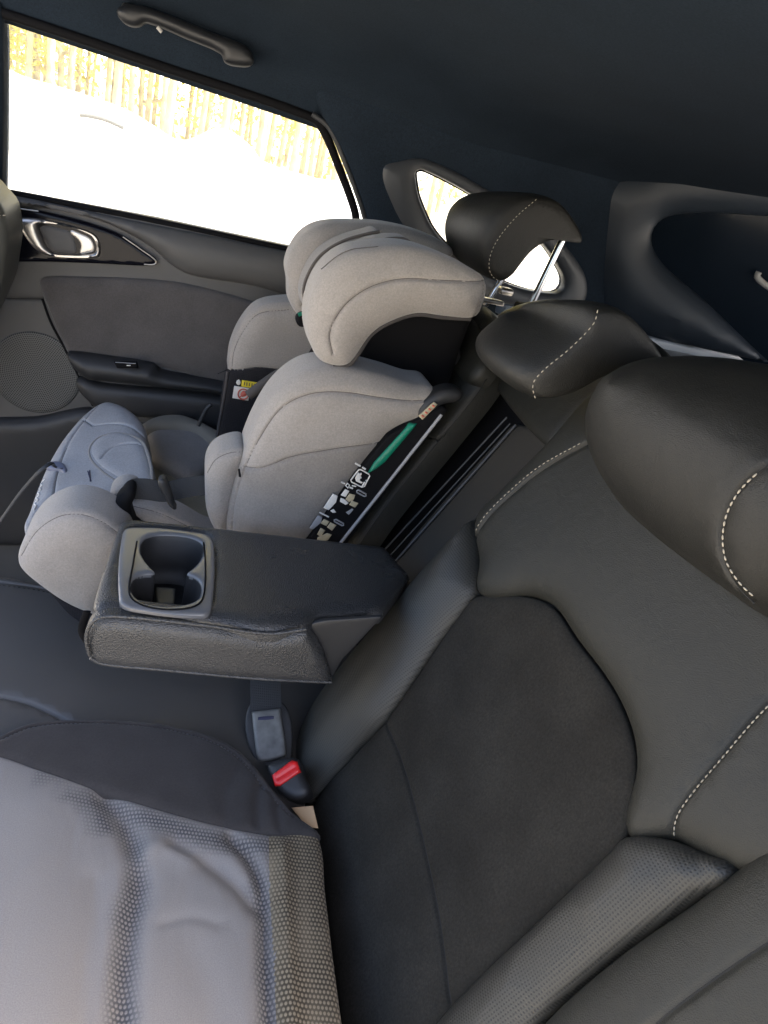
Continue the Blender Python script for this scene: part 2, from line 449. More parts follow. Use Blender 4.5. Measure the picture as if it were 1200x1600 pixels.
# white car parked alongside
def white_car():
    t = empty('parked_car', (-1.5, 3.0, -.68), 'white car parked beside the forest, seen through the rear side window', 'car')
    paint_w = mat('white_car_paint', (.8, .8, .78), .25, coat=.5); gl = mat('pale_tinted_glass', (.35, .38, .38), .1, spec=.8)
    pl = YP(3.0)
    up = [(-260, 60), (-60, 105), (60, 140), (150, 172), (215, 210), (262, 238), (300, 232), (345, 212), (385, 222), (420, 266), (480, 296), (560, 318), (640, 345)]
    q = pl.px(up); lo = [(q[-1][0], -.45), (q[0][0], -.45)]
    raw = [tuple(p) for p in q] + [(lo[0][0], lo[0][1], 1), (lo[1][0], lo[1][1], 1)]
    pad('body', raw, pl, paint_w, t, T=.06, R=.12, B=1.5, step=.07, raw=True, sharp=40)
    pw = YP(2.93)
    pad('side_window', [(-150, 150), (-20, 175), (60, 200), (60, 235), (-150, 200)], pw, gl, t, T=.008, R=.02, B=.01, step=.06)
    pad('side_window', [(90, 215), (150, 228), (215, 262), (215, 275), (90, 245)], pw, gl, t, T=.008, R=.02, B=.01, step=.06)
    tube('wiper', YP(2.8).at((124, 178), (140, 180), (165, 186), (194, 199)), .012, mat('worn_wiper_rubber', (.12, .12, .11), .6), t, seg=8)
    for cx in (q[0][0] + 1.0, q[-1][0] - 1.0):
        w = []
        for y_, r_ in ((2.9, .0), (2.9, .31), (2.93, .33), (3.1, .33), (3.12, .3)):
            w.append([(cx + r_ * math.cos(a) + 1e-4 * math.cos(a), y_, -.35 + r_ * math.sin(a) + 1e-4 * math.sin(a)) for a in np.linspace(0, 2 * math.pi, 28, endpoint=False)])
        ty = cap_loft('wheel', w, BLK, t, 0)
        rm = [[(cx + r_ * math.cos(a), y_, -.35 + r_ * math.sin(a)) for a in np.linspace(0, 2 * math.pi, 28, endpoint=False)] for y_, r_ in ((2.88, .02), (2.885, .2), (2.92, .21))]
        cap_loft('rim', rm, STEEL, ty, 0)
white_car()

# pines of the forest edge
BARK = mat('pine_bark', (.46, .38, .22), .9, .6, 30, var=.35, vscale=3)
LEAFM = [mat('pine_needles', (.55, .50, .16), .8, var=.3, vscale=1.5), mat('young_leaves', (.58, .50, .10), .8, var=.3, vscale=1.5)]
for M_ in LEAFM:      # thin leaves let the sun through
    N_ = M_.node_tree.nodes; L_ = M_.node_tree.links; o_ = N_['Material Output']; b_ = N_['Principled BSDF']
    t_ = N_.new('ShaderNodeBsdfTranslucent'); m_ = N_.new('ShaderNodeMixShader'); m_.inputs[0].default_value = .5; t_.inputs[0].default_value = (.6, .52, .14, 1)
    L_.new(b_.outputs[0], m_.inputs[1]); L_.new(t_.outputs[0], m_.inputs[2]); L_.new(m_.outputs[0], o_.inputs[0])
def leaf_cloud(name, cs, n, size, M, parent):
    V = []; Fc = []
    cs = np.array(cs)
    for k in range(n):
        c = cs[rng.integers(len(cs))]; p = c[:3] + rng.normal(size=3) * c[3]; a = rng.normal(size=3); a /= np.linalg.norm(a)
        b = np.cross(a, rng.normal(size=3)); b /= np.linalg.norm(b); s = size * rng.uniform(.6, 1.4); i = len(V)
        V += [p + a * s, p + b * s * .5, p - a * s, p - b * s * .5]; Fc.append((i, i + 1, i + 2, i + 3))
    me = bpy.data.meshes.new(name); me.from_pydata([tuple(v) for v in V], [], Fc); return link(name, me, M, parent)
def pine(px, dist, r, lab, crown_lo=None, tilt=0, leaf=0, grp='pines at the forest edge'):
    d = ray([(px, 190)])[0]; d = d / d[1]; b = CAM + d * dist; x, y = b[0], b[1]
    t = empty('pine_tree' if leaf == 0 else 'leafy_tree', (x, y, -.68), lab, 'tree', grp)
    h = 17 + rng.uniform(-2, 3); P = []; tl = tilt
    for s in np.linspace(0, 1, 9): P.append((x + tl * s * h + .12 * math.sin(5 * s + px), y + .1 * math.sin(4 * s + px * 2), -.68 + s * h))
    P = np.array(P); bm = bmesh.new(); tube_bm(bm, P, r * (1 - .7 * np.linspace(0, 1, 9)), 10)
    cs = []
    lo = crown_lo if crown_lo is not None else rng.uniform(.5, 3.5)
    for k in range(16):
        z = rng.uniform(lo, h); s = z / h; base = np.array([np.interp(s, np.linspace(0, 1, 9), P[:, q]) for q in range(3)])
        an = rng.uniform(0, 2 * math.pi); L = rng.uniform(.6, 1.9) * (1.1 - .6 * s); end = base + np.array([math.cos(an) * L, math.sin(an) * L, .25 * L])
        tube_bm(bm, np.array([base, (base + end) / 2 + (0, 0, .05), end]), np.array([.05, .035, .015]), 5); cs.append(tuple(end) + (.32,)); cs.append(tuple((base + end * 2) / 3) + (.28,))
    me = bpy.data.meshes.new('trunk'); bm.to_mesh(me); bm.free(); link('trunk', me, BARK, t)
    leaf_cloud('crown', cs, 2200, .07, LEAFM[leaf], t)
TREES0 = [(-40, 17, .17, 0), (18, 22, .14, .01), (38, 15, .13, .0), (62, 20, .15, -.01), (86, 14, .16, .0), (112, 18, .18, .015), (132, 24, .14, 0), (158, 16, .13, 0),
         (180, 21, .15, .01), (204, 15, .14, 0), (232, 19, .16, -.01), (262, 14, .12, .0), (290, 22, .15, 0), (314, 15, .15, .01), (346, 13, .17, 0), (372, 19, .14, 0),
         (392, 24, .13, 0), (420, 15, .17, .02), (446, 20, .15, 0), (468, 13, .15, .04), (492, 17, .15, 0), (520, 21, .15, 0), (545, 15, .14, 0), (600, 19, .16, 0), (700, 16, .15, 0), (780, 20, .15, 0), (850, 17, .15, 0)]
TREES = [(px + o_, dd * f_, r * g_, tl) for (px, dd, r, tl) in TREES0 for o_, f_, g_ in ((0, 1.35, .55), (12, 1.8, .6))]
for i, (px, dd, r, tl) in enumerate(TREES):
    pine(px, dd, r, 'slender pine in the overexposed row behind the white car', tilt=tl)
for px, dd, nm in ((170, 12.5, 'low yellow green leafy tree left of the window middle'), (252, 11.5, 'bright yellow green leafy tree by the window middle'), (425, 12, 'small leafy tree near the rear end of the window')):
    pine(px, dd, .06, nm, crown_lo=.6, leaf=1, grp=None)
def woods():       # the farther wood as one mass
    cs = []
    for k in range(240):
        d = ray([(rng.uniform(-150, 1000), 190)])[0]; d = d / d[1]; b = CAM + d * rng.uniform(27, 45); cs.append((b[0], b[1], rng.uniform(-.5, 13), 1.0))
    o = leaf_cloud('far_wood', cs, 18000, .16, LEAFM[0], None)
    tag(o, 'sunlit far wood showing as a pale yellow mass between the pine trunks', 'wood', kind='stuff')
woods()

def added_cloud_bank():      # added cloud bank behind the forest, whitens the dim sky between trunks
    n, m_ = 90, 34; Gc = np.zeros((n, m_, 3)); ph = rng.uniform(0, 6, (14, 3))
    for i in range(n):
        for j in range(m_):
            x = -520 + 1500 * i / (n - 1); z = -8 + 210 * j / (m_ - 1); d = 0
            for k in range(14):
                f = .012 * 1.35 ** (k / 2); d += abs(math.sin(f * x * math.cos(k) + f * z * math.sin(k * 1.7) + ph[k, 0])) * 16 / 1.25 ** k
            Gc[i, j] = (x, 420 - d + .25 * z, z)
    c = grid_surface('added_cloud_bank', Gc, mat('added_cloud_white', (.92, .92, .92), 1, spec=0), None, th=25); c['kind'] = 'structure'
added_cloud_bank()
# ================================================================== body shell of the car
body = empty('car', (0, .7, -.3), 'dark interior of the car: black roof lining, pillars and closed far rear door', 'car')
def ztop(x): return .75 - .055 * (x + .023) + .11 * max(0, x - .25)
xs = np.linspace(-.58, 1.35, 60)  # lining stops short at the front, to let in more sky
sec = [(.712, -.012), (.705, .0), (.70, .010), (.685, .035), (.66, .058), (.61, .085), (.53, .112), (.42, .132), (.28, .146), (.12, .153), (0, .155), (-.15, .152), (-.3, .147), (-.44, .142), (-.54, .138), (-.62, .132), (-.69, .125), (-.73, .12)]
G = np.zeros((len(xs), len(sec), 3))
for i, x in enumerate(xs):
    k = np.interp(x, [-1.3, .1, .74, 1.35], [1, 1, .55, .3])
    for j, (y, dz) in enumerate(sec): G[i, j] = (x, y, ztop(x) + dz * k)
roof = grid_surface('roof_lining', G, HEAD, body, th=.03)
# outer skin so that no daylight leaks round the rear
sw = YP(.69)
QW = [(649, 280), (650, 267), (664, 266), (740, 306), (845, 378), (878, 425), (882, 448), (868, 459), (800, 446), (725, 405), (680, 362), (655, 310)]
side = pad('pillar_trim', [(478, 120, 1), (1500, 160, 1), (1500, 900, 1), (600, 900, 1), (590, 450), (573, 345), (556, 290), (530, 228), (508, 190)], sw, HEAD, body, T=.022, R=.045, B=.03, step=.016, holes=[QW])
pad('quarter_window_frame', [(596, 262), (622, 250), (668, 250), (750, 290), (850, 352), (905, 412), (918, 455), (900, 488), (860, 494), (780, 474), (700, 425), (640, 370), (606, 310)], YP(.672), mat('window_frame_plastic', (.045, .049, .055), .42, .25, 1500, var=.05), body, T=.012, R=.045, B=.02, step=.010, holes=[QW])
gl = mat('window_glass', (.9, .95, .93), .02, spec=.5)
def glassify(M, tint=(.93, .96, .95)):
    N = M.node_tree.nodes; L = M.node_tree.links; N.clear(); o = N.new('ShaderNodeOutputMaterial'); mx = N.new('ShaderNodeMixShader')
    t = N.new('ShaderNodeBsdfTransparent'); t.inputs[0].default_value = tint + (1,); g = N.new('ShaderNodeBsdfGlossy'); g.inputs['Roughness'].default_value = .02
    fr = N.new('ShaderNodeFresnel'); fr.inputs[0].default_value = 1.45
    tl = N.new('ShaderNodeBsdfTranslucent'); m2 = N.new('ShaderNodeMixShader'); m2.inputs[0].default_value = .07; L.new(t.outputs[0], m2.inputs[1]); L.new(tl.outputs[0], m2.inputs[2])      # translucent veil put in for the glare that washes out the view
    L.new(fr.outputs[0], mx.inputs[0]); L.new(m2.outputs[0], mx.inputs[1]); L.new(g.outputs[0], mx.inputs[2]); L.new(mx.outputs[0], o.inputs[0])
glassify(gl)
qpl = YP(.715)
def pane(name, outl, pl, M, parent):
    q = spline(pl.px(outl), corners(outl), True, .02); bm = bmesh.new(); f = bm.faces.new([bm.verts.new(p) for p in pl.w(q)])
    me = bpy.data.meshes.new(name); bm.to_mesh(me); bm.free(); return link(name, me, M, parent)
qpane = pane('quarter_window', [(640, 255, 1), (760, 290, 1), (900, 400, 1), (900, 480, 1), (780, 470, 1), (640, 330, 1)], qpl, gl, body)
# dark ceramic border round the pane
tube('window_seal', np.vstack([YP(.70).at(*QW), YP(.70).at(QW[0])]), .004, BLK, qpane)
tube('window_sill', YP(.705).at((800, 450), (840, 462), (872, 466)), .006, LGREY, qpane)
# frame of the rear side opening
tube('door_seal', YP(.70).at((-60, 6), (8, 22), (250, 103), (488, 184), (506, 205), (530, 262), (552, 322), (556, 345), (545, 400)), .0075, BLK, body)
tube('door_seal', YP(.69).at((488, 178), (514, 200), (540, 256), (563, 318), (572, 350)), .0045, PIL, body)
pad('middle_pillar', [(-160, -60, 1), (-60, -40, 1), (2, 6, 1), (6, 60), (4, 297), (0, 420, 1), (-160, 420, 1)], YP(.695), HEAD, body, T=.01, R=.02, B=.04, step=.02)
# tailgate: frame and dark glass, raked
TG = Plane((.68, 0, .70), (.17, 0, .37), (0, -1, 0))
TGH = [(1019, 385), (1022, 356), (1045, 338), (1110, 333), (1200, 338), (1500, 355, 1), (1500, 800, 1), (1300, 655), (1190, 556), (1100, 470), (1040, 418)]
DP = Plane((.70, .655, .6), (-.45, -.85, -.12), (1, 0, 0))
pad('rear_pillar_trim', [(935, 285), (1010, 262), (1600, 225, 1), (1600, 700, 1), (1200, 566, 1), (1100, 545), (1000, 522), (945, 500), (925, 440), (920, 360)], DP, mat('rear_pillar_plastic', (.019, .026, .036), .42, .25, 1500, var=.05, vscale=10), body, T=.03, R=.085, B=.03, step=.014, holes=[TGH])
DG = mat('dark_tinted_glass', (.006, .010, .016), .12, spec=.12)
tg = pad('rear_window', [(985, 385), (985, 320, 1), (1560, 290, 1), (1560, 860, 1), (1190, 585), (1030, 450)], DP.off(-.012), DG, body, T=.002, R=.004, B=.004, step=.03)
tube('hook_highlight', DP.off(.012).at((1186, 425), (1183, 432), (1192, 442), (1204, 450)), .006, LGREY, body)  # pale tube drawn as a highlight on the dark rear glass
tube('roof_edge_strip', YP(-.1).at((1120, -20), (1165, 5), (1215, 32)), .006, PIL, body)  # slim strip along a faint edge overhead
# walls of the boot and the cargo cover
def quadbox(name, x0, x1, y0, y1, z0, z1, M, parent, bev=.003): return box(name, ((x0 + x1) / 2, (y0 + y1) / 2, (z0 + z1) / 2), (x1 - x0, y1 - y0, z1 - z0), M, parent, bev=bev)
quadbox('boot_wall', 1.45, 1.48, -.7, .7, -.3, .5, PIL, body)
quadbox('boot_wall', .28, 1.48, -.72, -.69, -.3, .50, PIL, body)
quadbox('boot_pillar', .28, .36, -.72, -.69, .51, .78, PIL, body)
cv = empty('cargo_cover', (.7, 0, .49), 'grey roll-up cargo cover stretched behind the rear headrests', 'cargo cover')
cm = mat('cargo_cover_vinyl', (.15, .165, .185), .4, .3, 800, var=.06)
quadbox('cover_sheet', .40, 1.42, -.62, .60, .494, .502, cm, cv)
quadbox('side_rail', .40, 1.42, .602, .655, .496, .518, mat('pale_rail', (.26, .29, .33), .4), cv, .006)
hp = YP(.615)
HND = mat('handle_plastic', (.010, .011, .013), .45)
gh = gb = pad('grab_handle', [(183, 14), (205, 6), (250, 18), (330, 50), (384, 72), (397, 92), (392, 103), (372, 104), (352, 98), (345, 84), (290, 60), (230, 36), (216, 42), (200, 40), (186, 28)], hp, HND, body, T=.012, R=.012, B=.014, step=.005)
for q_ in ((204, 22), (376, 92)):
    c = hp.at(q_)[0]; box('hinge_mount', c + (0, .03, .004), (.03, .045, .02), PLAS, gh, bev=.006)
tube('coat_hook', YP(.60).at((246, 42), (250, 47), (253, 50)), .0028, LGREY, gh)

# ================================================================== far rear door
D = YP(.70)
door = pad('door', [(-220, 275, 1), (8, 299, 1), (240, 342, 1), (475, 392, 1), (640, 430, 1), (640, 1000, 1), (-220, 1150, 1)], D, PLASG, body, T=.004, R=.01, B=.04, step=.02,
         grooves=[([(-100, 466), (0, 466), (66, 467)], .0022, .0035)])
pane('window_pane', [(-120, -100, 1), (600, 100, 1), (640, 460, 1), (-120, 350, 1)], YP(.722), gl, door)
sill = D.at((-200, 265), (8, 300), (240, 345), (475, 395), (640, 432)); tube('window_seal', sill, .0055, BLK, door)
pad('sill_trim', [(-200, 272, 1), (8, 303), (200, 343), (470, 397), (640, 437, 1), (640, 510, 1), (480, 472), (400, 447), (300, 430), (270, 415), (235, 385), (170, 350), (90, 328), (8, 320), (-200, 290, 1)], D.off(.006), PLASG, door, T=.022, R=.035, B=.02, step=.010)
bez = pad('handle_bezel', [(4, 326), (30, 324), (100, 338), (150, 352), (190, 368), (222, 390), (246, 409), (238, 415), (160, 412), (70, 409), (-40, 410, 1), (-40, 318, 1)], D.off(.012), GLOSS, door, T=.005, R=.006, B=.02, step=.006)
bez = hd = sw_ = door
tube('chrome_edge', D.off(.019).at((30, 326), (60, 330)), .0012, CHROME, bez)
tube('chrome_edge', D.off(.019).at((192, 370), (222, 391), (244, 408), (241, 413), (225, 413)), .0012, CHROME, bez)
pad('door_handle', [(29, 347), (36, 340), (80, 345), (120, 355), (147, 366), (156, 380), (157, 396), (152, 402), (110, 403), (80, 400), (58, 391), (40, 370)], D.off(.018), CHROME, door, T=.010, R=.010, B=.006, step=.004,
         holes=[[(59, 352), (66, 349), (100, 353), (130, 362), (146, 372), (150, 392), (140, 397), (100, 397), (82, 394), (70, 380)]])
pad('lever', [(62, 352), (100, 355), (113, 362), (122, 385), (120, 396), (100, 397), (80, 392), (70, 376)], D.off(.013), PLASG, hd, T=.006, R=.01, B=.003, step=.004)
pad('lever', [(108, 360), (130, 364), (144, 373), (149, 391), (140, 396), (124, 396), (124, 380)], D.off(.014), CHROME, hd, T=.004, R=.006, B=.003, step=.004)
INS = [(62, 441), (72, 432), (130, 432), (200, 434), (280, 441), (350, 457), (420, 478), (520, 500, 1), (520, 640, 1), (345, 600), (250, 572), (120, 556), (104, 545), (84, 500)]
pad('door_insert', INS, D.off(.004), DOORF, door, T=.012, R=.016, B=.01, step=.008)
pad('armrest_ledge', [(105, 553), (112, 549), (170, 556), (240, 568), (252, 580), (346, 596), (520, 640, 1), (520, 700, 1), (350, 618), (250, 604), (160, 594), (140, 592), (116, 574)], D.off(.02), PLAS, door, T=.03, R=.03, B=.03, step=.008)
pad('window_switch', [(178, 566, 1), (214, 566, 1), (216, 575, 1), (183, 575, 1)], D.off(.050), BLK, door, T=.003, R=.003, B=.006, step=.004)
tube('switch_mark', D.off(.0545).at((180, 566), (212, 568)), .0007, MARK, sw_, smooth=False)
tube('switch_mark', D.off(.0545).at((198, 571), (204, 571)), .0009, WHITE, sw_, smooth=False)
pad('door_pocket', [(120, 592), (160, 598), (345, 617), (520, 650, 1), (520, 800, 1), (330, 670), (180, 645), (145, 632)], D.off(.008), PLAS, door, T=.018, R=.02, B=.01, step=.01)
pad('lower_trim', [(-120, 655, 1), (0, 652), (60, 650), (140, 636), (160, 650), (500, 700, 1), (500, 850, 1), (-120, 850, 1)], D.off(.006), PLAS, door, T=.02, R=.02, B=.01, step=.012)
# round speaker grille with rings of pin holes
def grille():
    M = mat('speaker_grille_plastic', (.050, .050, .050), .55); N = M.node_tree.nodes; L = M.node_tree.links; B = N['Principled BSDF']
    tc = N.new('ShaderNodeTexCoord'); sp = N.new('ShaderNodeSeparateXYZ'); L.new(tc.outputs['UV'], sp.inputs[0])
    def mt(op, a, b=None):
        n = N.new('ShaderNodeMath'); n.operation = op
        for i, s in enumerate((a, b)):
            if s is None: continue
            if isinstance(s, (int, float)): n.inputs[i].default_value = s
            else: L.new(s, n.inputs[i])
        return n.outputs[0]
    x, y = sp.outputs[0], sp.outputs[1]; p = .0036
    r = mt('SQRT', mt('ADD', mt('MULTIPLY', x, x), mt('MULTIPLY', y, y))); rk = mt('DIVIDE', r, p); k = mt('ROUND', rk)
    th = mt('DIVIDE', mt('ARCTAN2', y, x), 2 * math.pi); cnt = mt('MULTIPLY', k, 6.0); ta = mt('MULTIPLY', th, cnt); tf = mt('SUBTRACT', ta, mt('ROUND', ta))
    dr = mt('SUBTRACT', rk, k); d = mt('SQRT', mt('ADD', mt('MULTIPLY', dr, dr), mt('MULTIPLY', tf, tf)))
    hole = mt('LESS_THAN', d, .36); mx = N.new('ShaderNodeMix'); mx.data_type = 'RGBA'; L.new(hole, mx.inputs[0])
    mx.inputs[6].default_value = (.10, .10, .095, 1); mx.inputs[7].default_value = (.004, .004, .004, 1); L.new(mx.outputs[2], B.inputs['Base Color'])
    c = D.at((57, 582))[0]; Q = Plane(c, (0, 1, 0)); Rr = .081
    pts = [(Rr * math.cos(a), Rr * math.sin(a)) for a in np.linspace(0, 2 * math.pi, 24, endpoint=False)]
    pad('speaker_grille', pts, Q.off(.004), M, door, T=.003, R=.006, B=.003, step=.01, raw=True)
grille()
tube('trim_seam', D.off(.006).at((66, 467), (80, 505), (104, 550), (145, 634)), .0022, BLK, door)

# floor and the front seat's edge
fl = quadbox('floor', -1.5, .3, -.66, .70, -.32, -.30, mat('black_carpet', (.02, .02, .022), .95, .9, 400, var=.2, vscale=20), None, 0); fl['kind'] = 'structure'
fs = empty('front_seat', (-.75, .4, -.3), 'edge of the front seat backrest at the far left, beside the chrome door handle', 'car seat')
pad('backrest', [(-220, 215), (-60, 262), (2, 318), (10, 338), (14, 372), (10, 410), (2, 450), (-50, 560), (-150, 700, 1), (-300, 700, 1)], YP(.52), mat('front_seat_leather', (.06, .06, .052), .45, .2, 800, 'voronoi'), fs, T=.02, R=.04, B=.10, step=.012, grooves=[([(-40, 330), (-5, 338), (8, 337), (14, 330)], .002, .003)])
stitch('stitching', YP(.52).off(.012).at((-20, 334), (2, 337), (12, 336)), THREAD, fs)

# ================================================================== rear bench
seat = empty('rear_seat', (0, 0, -.1), 'black leather rear bench with contrast stitching, folded-out armrest and three headrests', 'car seat')
# --- cushion
CUL = mat('lit_cushion_leather', (.075, .071, .066), .36, .25, 900, 'voronoi', var=.10, vscale=6)  # paler than the other seat leather, windscreen light put into the colour
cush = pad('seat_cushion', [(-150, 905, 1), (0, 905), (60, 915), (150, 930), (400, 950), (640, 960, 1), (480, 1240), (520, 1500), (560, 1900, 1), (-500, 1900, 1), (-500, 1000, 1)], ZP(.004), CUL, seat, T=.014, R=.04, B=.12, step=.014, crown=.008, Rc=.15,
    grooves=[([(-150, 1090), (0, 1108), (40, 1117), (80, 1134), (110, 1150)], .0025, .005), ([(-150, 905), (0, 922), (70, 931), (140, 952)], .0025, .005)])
stitch('stitching', on_spline(cush, [(-60, 925), (0, 930), (70, 939), (135, 958)], lift=.0006), THREADK, seat, r=.0006)
# centre section behind the buckles
# --- backrest, near half
slab = pad('backrest_core', [(478, 1262, 1), (466, 1205), (500, 1100), (640, 935), (745, 812), (862, 692), (925, 622), (985, 578), (1090, 562), (1210, 572), (1500, 640, 1), (1600, 1500, 1), (1300, 2000, 1), (560, 2000, 1)], SB.off(-.032), LEA, seat, T=.012, R=.03, B=.10, step=.02)
PI = PERF
bol = pad('inner_bolster', [(483, 1256, 1), (467, 1206), (478, 1150), (502, 1098), (545, 1040), (640, 928), (700, 860), (745, 812, 1), (751, 860), (747, 918), (725, 955), (690, 1000), (605, 1122), (560, 1170), (500, 1240)], SB.off(-.006), PI, seat, T=.030, R=.060, B=.03, step=.007)
upper = pad('upper_backrest', [(748, 812), (800, 755), (865, 688), (925, 620), (990, 577), (1090, 562), (1210, 572), (1500, 640, 1), (1500, 1450, 1), (1150, 1358), (1052, 1311), (985, 1306), (998, 1200), (990, 1140), (960, 1075), (905, 1000), (868, 948), (830, 931), (752, 929), (752, 880)], SB.off(-.006), LEA, seat, T=.010, R=.02, B=.02, step=.010, crown=.006, Rc=.06,
    grooves=[([(750, 843), (790, 800), (850, 750), (920, 709), (960, 692), (1010, 680)], .0022, .004), ([(1052, 1311), (1075, 1270), (1140, 1195), (1200, 1125), (1290, 1040)], .0025, .004)])
stitch('stitching', on_spline(upper, [(753, 835), (792, 793), (850, 744), (922, 704)], lift=.0008), THREAD, seat, ln=.0036, gap=.0026, r=.0006)
stitch('stitching', on_spline(upper, [(1058, 1308), (1080, 1270), (1145, 1195), (1206, 1127), (1290, 1045)], lift=.0010), THREAD, seat, ln=.0032, gap=.0014, r=.00058)
ins = pad('centre_insert', [(490, 1262), (560, 1176), (606, 1126), (690, 1004), (738, 938), (756, 931), (830, 934), (866, 951), (903, 1003), (958, 1078), (986, 1142), (995, 1200), (982, 1303), (960, 1336), (860, 1430), (690, 1600), (560, 1780, 1), (520, 1500), (498, 1330)], SB.off(-.008), SUEDE, seat, T=.006, R=.02, B=.02, step=.012, crown=-.004, Rc=.1,
    grooves=[([(604, 1126), (625, 1180), (648, 1260), (680, 1400), (702, 1530), (715, 1640)], .0022, .0030)])
ob_ = pad('outer_bolster', [(985, 1308), (1050, 1313), (1100, 1333), (1154, 1362), (1090, 1408), (960, 1500), (850, 1600), (760, 1720, 1), (560, 1800, 1), (690, 1598), (860, 1428), (958, 1334)], SB.off(-.004), PI, seat, T=.022, R=.045, B=.03, step=.007)
side_b = pad('side_bolster', [(1156, 1361), (1240, 1300), (1500, 1200, 1), (1700, 1800, 1), (760, 1730, 1), (855, 1600), (965, 1500), (1092, 1410)], SB.off(-.004), LEA, seat, T=.014, R=.03, B=.03, step=.012, crown=.012, Rc=.1,
    grooves=[([(1000, 1650), (1100, 1570), (1200, 1500), (1300, 1440)], .003, .003)])
# --- middle: recess behind the armrest and beam above it
rec = pad('armrest_recess', [(400, 930, 1), (430, 760, 1), (700, 540, 1), (768, 585, 1), (880, 680, 1), (760, 815, 1), (640, 960, 1), (560, 1010, 1)], SB.off(-.055), BLK, seat, T=.002, R=.004, B=.02, step=.02)
pad('recess_panel', [(614, 885), (800, 668), (812, 664), (872, 700), (760, 830), (650, 940), (625, 905)], SB.off(-.045), mat('recess_cloth', (.034, .030, .024), .85, .3, 900, var=.1), seat, T=.006, R=.01, B=.01, step=.01)
for a_, b_, r_ in (((598, 862), (792, 652), .0016), ((612, 884), (806, 664), .0022), ((606, 872), (797, 662), .0012)):
    tube('recess_edge', SB.off(-.036).at(a_, b_), r_, PIL, seat, smooth=False)
pad('top_beam', [(756, 588), (768, 560), (770, 500), (900, 470), (1030, 540), (1040, 575), (985, 585), (925, 628), (868, 696), (850, 694), (800, 640), (770, 600)], SB.off(-.03), LEA, seat, T=.008, R=.018, B=.09, step=.01)
# --- backrest, far half
farb = pad('far_backrest', [(380, 920, 1), (545, 880, 1), (600, 800), (700, 676), (764, 592), (774, 560), (782, 520), (770, 488), (730, 470), (640, 490, 1), (420, 640, 1)], SB.off(-.004), LEA, seat, T=.018, R=.03, B=.03, step=.010,
    grooves=[([(560, 870), (640, 760), (700, 686), (757, 618), (768, 585)], .0022, .005), ([(664, 686), (690, 690), (704, 683)], .002, .003)])
pad('latch_cover', [(664, 472), (710, 480), (745, 505), (764, 545), (762, 575), (735, 600), (700, 560)], SB.off(.012), LEA, seat, T=.012, R=.02, B=.02, step=.008)

# --- headrests: a profile (seen from the near side) swept across the seat
def headrest(name, prof, y0, width, front_add, parent, M, uplift=.3, drop=0):
    pl = YP(y0); q = pl.px(prof); O = spline(q, corners(prof), True, .012); c = O.mean(0)
    n = len(O); secs = []
    lo, hi = O[:, 0].min(), O[:, 0].max()
    for t in (0, .03, .09, .2, .35, .5, .65, .8, .91, .97, 1):
        e = min(t, 1 - t); s = {0: .80, .03: .93, .09: .985}.get(round(e, 2), 1.0)
        if e < .015: s = .82
        Q = c + (O - c) * s
        wgt = np.clip((c[0] - O[:, 0]) / (c[0] - lo), 0, 1) ** 1.0
        Q = Q.copy(); Q[:, 0] -= front_add * math.sin(math.pi * t) ** .6 * wgt
        up = np.clip((O[:, 1] - c[1]) / (O[:, 1].max() - c[1]), 0, 1); Q[:, 1] += uplift * front_add * math.sin(math.pi * t) * up - drop * t ** 1.3 * up
        P = pl.w(Q); P[:, 1] = y0 + width * t; secs.append(P)
    return cap_loft(name, secs, M, parent, 1)
# far headrest
h1 = headrest('headrest', [(790, 446), (770, 432), (762, 395), (772, 355), (800, 318), (838, 303), (880, 314), (908, 348), (921, 378), (916, 383), (888, 376), (862, 378), (832, 396), (806, 428)], .30, .22, .018, seat, LEAH, 0, .02)
y_ = YP(.293)
stitch('stitching', spline(y_.px([(838, 311), (805, 340), (775, 378), (764, 408), (768, 430), (788, 444)]), [0]*6, False, .004) @ np.array([y_.u, y_.v]) + y_.p0 + np.array([0, -.001, 0]), THREAD, h1, ln=.0032, gap=.0026, r=.0006)
tube('post', YP(.36).at((828, 480), (880, 372)), .0058, STEEL, h1, smooth=False, seg=16)
tube('post', YP(.50).at((756, 480), (830, 365)), .0058, STEEL, h1, smooth=False, seg=16)
box('post_guide', YP(.36).at((822, 482))[0], (.035, .03, .014), BLK, h1, bev=.005)
box('post_guide', YP(.44).at((790, 455))[0], (.025, .022, .012), CHROME, h1, bev=.005)
box('post_guide', YP(.40).at((765, 470))[0], (.05, .016, .008), CHROME, h1, bev=.003)
# middle headrest
h2 = headrest('headrest', [(845, 632), (832, 612), (838, 590), (868, 562), (918, 518), (934, 485), (965, 478), (1002, 500), (1034, 540), (1050, 572), (1040, 581), (985, 584), (940, 596), (895, 622)], -.10, .17, .022, seat, LEAH, .1, .04)
y_ = YP(-.106)
stitch('stitching', spline(y_.px([(934, 484), (928, 505), (890, 545), (850, 578), (833, 600), (838, 628)]), [0]*6, False, .004) @ np.array([y_.u, y_.v]) + y_.p0, THREAD, h2, ln=.0034, gap=.0026, r=.0006)
0 and tube('post', YP(-.06).at((960, 640), (1005, 575)), .006, STEEL, h2, smooth=False, seg=16)
0 and tube('post', YP(.03).at((880, 640), (925, 575)), .006, STEEL, h2, smooth=False, seg=16)
